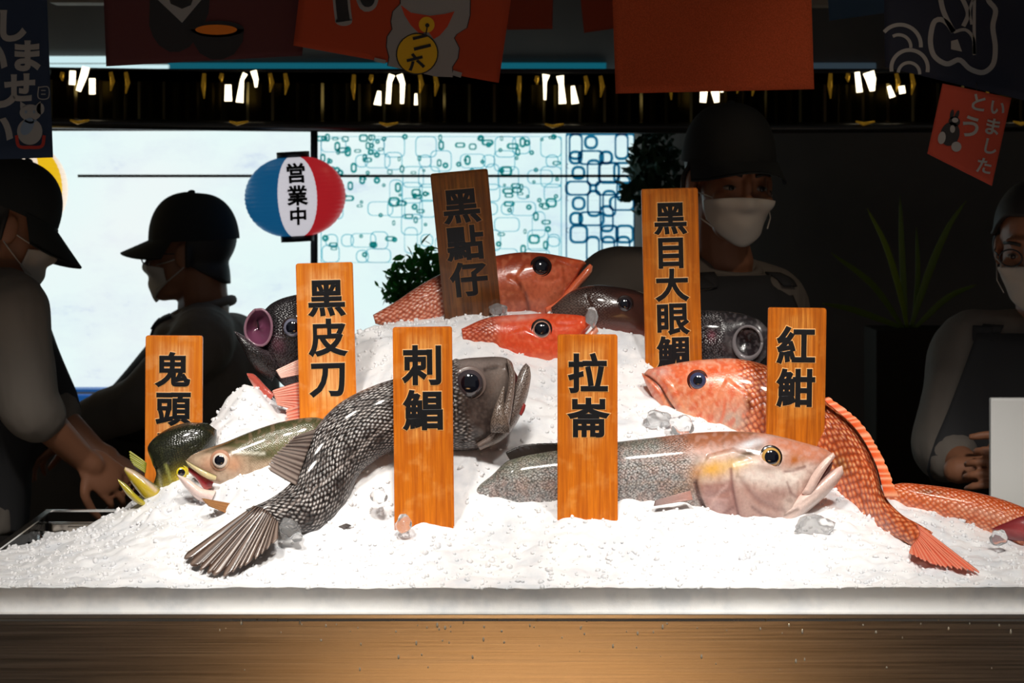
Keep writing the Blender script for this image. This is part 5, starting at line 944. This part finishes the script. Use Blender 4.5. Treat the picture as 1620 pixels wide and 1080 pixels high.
def hand_geo(wrist, direc, palm_n, side=1, curl=.5, s=1.0):
    w_, d = V3(wrist), V3(direc); d /= np.linalg.norm(d); n = V3(palm_n); n -= d * (n @ d); n /= np.linalg.norm(n); x = np.cross(d, n) * side; parts = []
    R = np.stack([x, n, d], 1); parts.append(ell_geo(w_ + d * .048 * s, (.041 * s, .015 * s, .052 * s), R)); parts.append(limb_geo([w_ - d * .03, w_ + d * .03 * s], [.027 * s, .026 * s]))
    for i, (off, L, c) in enumerate(((-.032, .066, 1.15), (-.011, .076, 1.0), (.011, .08, .95), (.032, .072, .85))):
        p = w_ + d * (.088 if i else .08) * s + x * off * -s; P = [p - d * .02]; a = 0; q = p
        for k, f in enumerate((.45, .32, .25)):
            a += curl * c * (.55 if k == 0 else .8); q = q + (d * math.cos(a) + n * math.sin(a) - x * off * 1.2) * L * f * s; P.append(q)
        parts.append(limb_geo(P, [.0085 * s, .0082 * s, .0076 * s, .0062 * s], 10, 5))
    p = w_ + d * .03 * s + x * .03 * s; parts.append(limb_geo([p - x * .01, p + (x * .8 + d * .6 + n * .25) * .032 * s, p + (x * .85 + d * 1.3 + n * .6) * .04 * s, p + (x * .75 + d * 1.9 + n * .9) * .043 * s], [.012 * s, .0105 * s, .0095 * s, .007 * s], 10, 5))
    return parts
def head_frame(c, yaw, pitch, roll=0):            # yaw 0 faces the camera (-Y); positive turns towards +X
    R = Matrix.Rotation(math.radians(yaw), 3, 'Z') @ Matrix.Rotation(math.radians(-pitch), 3, Vector((-1, 0, 0))) @ Matrix.Rotation(math.radians(roll), 3, 'Y') @ Matrix.Rotation(math.pi, 3, 'Z')
    return np.array(R), V3(c)
def head_geo(R, c, s=1.0):
    E_ = []
    def e(p, r): v, q = ell_geo(V3(p) * s, V3(r) * s); E_.append((v @ R.T + c, q))
    e((0, -.018, .03), (.074, .094, .084)); e((0, .026, -.025), (.063, .064, .084)); e((0, .042, -.083), (.046, .046, .034)); e((0, .062, -.1), (.024, .026, .018)); e((0, .094, -.034), (.0135, .02, .016)); e((0, .088, -.012), (.0095, .014, .034)); e((0, .074, .021), (.05, .018, .011))
    for q in (-1, 1): e((q * .078, -.008, -.014), (.009, .021, .031)); e((q * .04, .07, -.033), (.022, .018, .018)); e((q * .014, .09, -.04), (.009, .011, .008))
    e((0, .085, -.068), (.023, .012, .0065)); e((0, .083, -.078), (.02, .012, .007))
    return E_
def cap_obj(R, c, s, parent, brim_dir=0, droop=.22, z0=.022, blen=.075, tilt=0):
    Rt = np.array(Matrix.Rotation(math.radians(tilt), 3, 'X')); n, k = 16, 40; V = []
    for i in range(n):
        a = i / (n - 1) * math.pi / 2
        for j in range(k):
            t_ = 2 * math.pi * j / k; V.append((.086 * math.cos(a) ** .75 * math.sin(t_), -.016 + .107 * math.cos(a) ** .75 * math.cos(t_), z0 + .112 * math.sin(a) ** .95 * (1 + .02 * math.cos(t_))))
    Q = grid_quads(n, k, True).tolist(); geo = [(V3(V), Q)]; V = []; na, nr = 25, 10
    for top in (0, 1):
        for i in range(na):
            th = (i / (na - 1) - .5) * math.radians(150)
            for j in range(nr):
                f = j / (nr - 1); ext = blen * math.cos(th) ** .7 if abs(th) < 1.5 else 0
                x = (.086 + .004) * math.sin(th) * (1 + .05 * f); y = -.016 + .105 * math.cos(th) + ext * f
                V.append((x, y, z0 + .004 - droop * ext * f - .35 * x * x / .09 * f + (.003 if top else 0)))
    q1 = grid_quads(na, nr).tolist(); q2 = [tuple(x + na * nr for x in reversed(f)) for f in q1]; rim = []
    for i in range(na - 1): a = i * nr + nr - 1; b = a + nr; rim.append((a, b, b + na * nr, a + na * nr))
    geo.append((V3(V), q1 + q2 + rim)); v, q = ell_geo((0, -.016, z0 + .113), (.009, .009, .005), None, 8, 10); geo.append((v, q))
    V, Q = join_geo(geo); return np_mesh('cap', (V @ Rt.T * s) @ R.T + c, Q, M_cap, parent)
def polar(R, c, s, az, el_top, el_bot, nu, nv, cen=(0, 0, -.02)):
    O, D = [], []
    for a in np.linspace(az[0], az[1], nu):
        for z in np.linspace(0, 1, nv):
            el = math.radians(el_top(a) * (1 - z) + el_bot(a) * z); r = math.radians(a); d = R @ np.array((math.sin(r) * math.cos(el), math.cos(r) * math.cos(el), math.sin(el)))
            O.append(c + R @ (V3(cen) * s) + d * .35); D.append(-d)
    return O, D
def face_bits(R, c, s, bvh, parent, hair=True, mask=True, glasses=False, eyes=True, hair_z=-12, top=False):
    hp = lambda p: R @ (V3(p) * s) + c
    if mask:
        O, D = polar(R, c, s, (-66, 66), lambda a: 4 - 10 * abs(a / 66) ** 2, lambda a: -52 + 18 * abs(a / 66) ** 1.5, 34, 22, (0, .012, -.03))
        mk = wrap('mask', bvh, O, D, 34, 22, .009, M_mask, parent, lim=(c + R @ V3((0, .012, -.03)) * s, .115 * s), it=7)
        for q in (-1, 1):
            for zz in (-.03, -.085):
                tube('ear_loop', [hp((q * .056, .065, zz)), hp((q * .075, .03, zz * .8)), hp((q * .083, -.012, -.012 if zz > -.05 else -.038))], .0014, M_mask, mk, 6)
    if hair:
        O, D = polar(R, c, s, (103, 257), lambda a: 55, lambda a: hair_z - 22 * math.sin(math.radians((a - 103) / 154 * 180)), 40, 20); wrap('hair', bvh, O, D, 40, 20, .007, M_hair, parent, .008)
    if top:
        O, D = polar(R, c, s, (-180, 180), lambda a: 90, lambda a: 50 - 30 * min(1, max(0, (abs(a) - 40) / 60)), 64, 18); wrap('hair_top', bvh, O, D, 64, 18, .012, M_hair, parent, .008)
    if eyes:
        for q in (-1, 1):
            v, f = ell_geo(hp((q * .031, .078, -.008)), np.array((.0135, .0095, .0052)) * s, R); ey = np_mesh('eye', v, f, M_eyew, parent); v, f = ell_geo(hp((q * .031, .0865, -.008)), np.array((.0055, .0025, .0052)) * s, R); np_mesh('iris', v, f, M_iris, ey)
            tube('eyebrow', [hp((q * (.014 + i * .012), .094 - i * i * .0025, .016 + .004 * math.sin(i))) for i in range(4)], .0032, M_hair, parent, 8)
    if glasses:
        g = None
        for q in (-1, 1):
            P = [hp((q * .033 + .022 * math.cos(a), .103 - .004 * abs(q), -.008 + .017 * math.sin(a))) for a in np.linspace(0, 2 * math.pi, 25)]; g = tube('glasses', P, .0016, M_lens, parent, 8) if g is None else (tube('lens_rim', P, .0016, M_lens, g, 8) and g)
            tube('temple', [hp((q * .055, .1, -.004)), hp((q * .075, .05, -.004)), hp((q * .082, -.01, -.006))], .0014, M_lens, g, 6)
def person(loc, label, build):
    e = thing('person', loc, label, 'person'); build(e); return e
def full(e, hc, yaw, pitch, roll, s, neck, chest, belly, hip, sh, el, wr, hands, side, front, shirt_m, sw=.2, cap_kw={}, face_kw={}, rolled=(1, 1), feet=None, seed=1, apron=True):
    """joints in world metres; index 0/1 the two arms"""
    R, c = head_frame(hc, yaw, pitch, roll); side, front = V3(side), V3(front); hp = lambda p: R @ (V3(p) * s) + c
    body = head_geo(R, c, s) + [limb_geo([hp((0, -.03, -.05)), hp((0, -.035, -.11)), neck], [.056, .053, .06])]
    rows = [(neck + V3((0, 0, -.02)), .07, .06), (neck + (chest - neck) * .3, sw * .8, .085), (chest, sw * .92, .115), (belly, sw * .82, .11), (hip, sw * .88, .115)]
    body.append(torso_geo(rows, side, front)); up = [torso_geo([(p, a + .014, b + .014) for p, a, b in rows], side, front)]
    for i in (0, 1):
        body.append(limb_geo([sh[i], el[i]], [.05, .04])); body.append(limb_geo([el[i], wr[i]], [.04, .027])); d = wr[i] - el[i]; body += hand_geo(wr[i], hands[i][0], hands[i][1], hands[i][2], hands[i][3])
        f = rolled[i]; up.append(limb_geo([neck + (sh[i] - neck) * .35 + V3((0, 0, -.03)), sh[i], sh[i] + (el[i] - sh[i]) * .5, el[i], el[i] + (wr[i] - el[i]) * f], [.07, .072, .064, .06, .05 if f > .5 else .056]))
    fy = hip[1]; legs = []
    for q in (-1, 1):
        h_ = hip + side * q * .095; ft = V3((h_[0], h_[1], .09)) + front * .01; kn = (h_ + ft) / 2 + front * .03
        body.append(limb_geo([h_, kn, ft], [.08, .055, .04])); body.append(limb_geo([ft + V3((0, 0, -.05)), ft + front * .15 + V3((0, 0, -.055))], [.035, .03])); legs.append(limb_geo([h_ + V3((0, 0, .06)), kn, ft + V3((0, 0, -.03))], [.1, .078, .064]))
    b, bb = fuse('body', body, M_skin, e, .0042, 4); sh_, sb = fuse('shirt', up, shirt_m, e, .007, 6, .006, seed); fuse('trousers', legs, M_trou, e, .01, 5)
    nk = [neck + V3((0, 0, -.005)) + (side * math.cos(a) * .07 + front * math.sin(a) * .064) + V3((0, 0, -.02 * math.sin(a))) for a in np.linspace(0, 2 * math.pi, 25)]; tube('collar', nk, .011, shirt_m, sh_, 10)
    face_bits(R, c, s, bb, e, **face_kw)
    if cap_kw is not None: cap_obj(R, c, s * 1.03, e, **cap_kw)
    if apron:
        up_ = V3((0, 0, 1.0)); O, D = [], []
        for i in range(26):
            x = (i / 25 - .5) * 2
            for j in range(24):
                z = j / 23; wd = sw * (.55 + .42 * min(1, z * 2.2)); p = (chest * (1 - z) + (hip + V3((0, 0, -.25))) * z) + side * x * wd + up_ * .11 * (1 - z); O.append(p + front * .5); D.append(-front)
        ap = wrap('apron', sb, O, D, 26, 24, .01, M_apr, e, .003)
        for q in (-1, 1):
            O, D = [], []
            P = spline(np.array([chest + side * q * sw * .5 + up_ * .09, neck + side * q * .1 + up_ * -.07, neck + side * q * .085 + up_ * -.03]), 14)
            for p in P:
                for wv in (-.02, 0, .02): O.append(p + side * wv + front * .4 + up_ * .12); dd = -front * .4 - up_ * .12; D.append(dd / np.linalg.norm(dd))
            wrap('strap', sb, O, D, 14, 3, .008, M_apr, ap, .003)
    return R, c, bb, sb
Wv = lambda px, py, d: np.array(W(px, py, d))
# man in a cap at the left edge, seen from behind at an angle, bending to the right
def p1(e):
    side = V3((.35, -.94, 0)); front = V3((.94, .35, 0))
    full(e, Wv(14, 358, 5.04), 108, 18, 4, .98, Wv(-6, 440, 5.07), Wv(-40, 540, 5.10), Wv(-60, 690, 5.12), Wv(-70, 830, 5.12),
         [Wv(18, 486, 4.92), Wv(0, 480, 5.24)], [Wv(44, 640, 4.90), Wv(70, 640, 5.20)], [Wv(128, 722, 4.98), Wv(150, 715, 5.14)], [((.75, .25, -.65), (-.3, .75, -.4), -1, .7), ((.9, -.2, -.4), (0, 0, -1), 1, .7)], side, front, M_shirt, .205,
         dict(droop=.62, blen=.075, tilt=-6), dict(glasses=False), (.18, .2), seed=2)
person(Wv(-60, 275 + HC * F / 5.12, 5.12) * V3((1, 1, 0)), 'person in black cap and pale shirt at the left edge, reaching to the counter', p1)
# man in a cap facing left in front of the lit window
def p2(e):
    side = V3((-.25, -.97, 0)); front = V3((-.97, .25, 0))
    full(e, Wv(297, 396, 5.68), -98, 3, 0, .94, Wv(322, 484, 5.7), Wv(338, 585, 5.7), Wv(345, 710, 5.7), Wv(350, 830, 5.7),
         [Wv(318, 545, 5.52), Wv(300, 545, 5.86)], [Wv(228, 632, 5.52), Wv(215, 640, 5.88)], [Wv(128, 672, 5.6), Wv(130, 690, 5.84)], [((-.9, .25, -.3), (0, .1, -1), 1, .6), ((-.9, 0, -.4), (0, 0, -1), -1, .6)], side, front, M_shirt, .19,
         dict(droop=.36, blen=.07, tilt=0), dict(glasses=True), (.85, .85), seed=5)
person(Wv(340, 275 + HC * F / 5.7, 5.7) * V3((1, 1, 0)), 'person in black cap, glasses and mask facing left before the lit window', p2)
# masked man with a cap behind the tallest sign
def p3(e):
    side = V3((.86, .5, 0)); front = V3((.5, -.86, 0)); side = V3((.86, .5, 0))
    full(e, Wv(1156, 284, 5.0), 16, 6, 2, 1.03, Wv(1146, 418, 5.05), Wv(1120, 520, 5.07), Wv(1112, 660, 5.08), Wv(1110, 800, 5.08),
         [Wv(968, 446, 4.98), Wv(1226, 480, 5.16)], [Wv(900, 610, 4.9), Wv(1250, 640, 5.1)], [Wv(960, 700, 4.78), Wv(1200, 720, 4.9)], [((.4, -.6, -.4), (0, 0, -1), 1, .6), ((-.4, -.6, -.4), (0, 0, -1), -1, .6)], side, front, M_shirt, .215,
         dict(droop=.3, blen=.06, z0=.03, tilt=4), dict(hair_z=-4), (.2, .2), seed=9)
person(Wv(1110, 275 + HC * F / 5.08, 5.08) * V3((1, 1, 0)), 'person in black cap and white mask behind the tallest sign, facing the camera', p3)
# masked person at the right edge, arms folded to the front
def p4(e):
    side = V3((.9, -.43, 0)); front = V3((-.43, -.9, 0))
    full(e, Wv(1640, 386, 5.02), -22, 10, 0, 1.0, Wv(1655, 508, 5.06), Wv(1655, 610, 5.08), Wv(1650, 740, 5.08), Wv(1650, 860, 5.08),
         [Wv(1530, 545, 5.1), Wv(1790, 560, 5.0)], [Wv(1486, 708, 5.04), Wv(1780, 720, 4.95)], [Wv(1538, 742, 4.9), Wv(1640, 735, 4.84)], [((.85, -.3, .1), (.2, .8, -.3), 1, .9), ((-.9, -.3, 0), (0, .9, -.2), -1, .9)], side, front, M_shirt, .2,
         None, dict(glasses=True, hair_z=-6, top=True), (.3, .3), seed=13)
person(Wv(1650, 275 + HC * F / 5.08, 5.08) * V3((1, 1, 0)), 'person with black hair, mask and black apron at the right edge', p4)
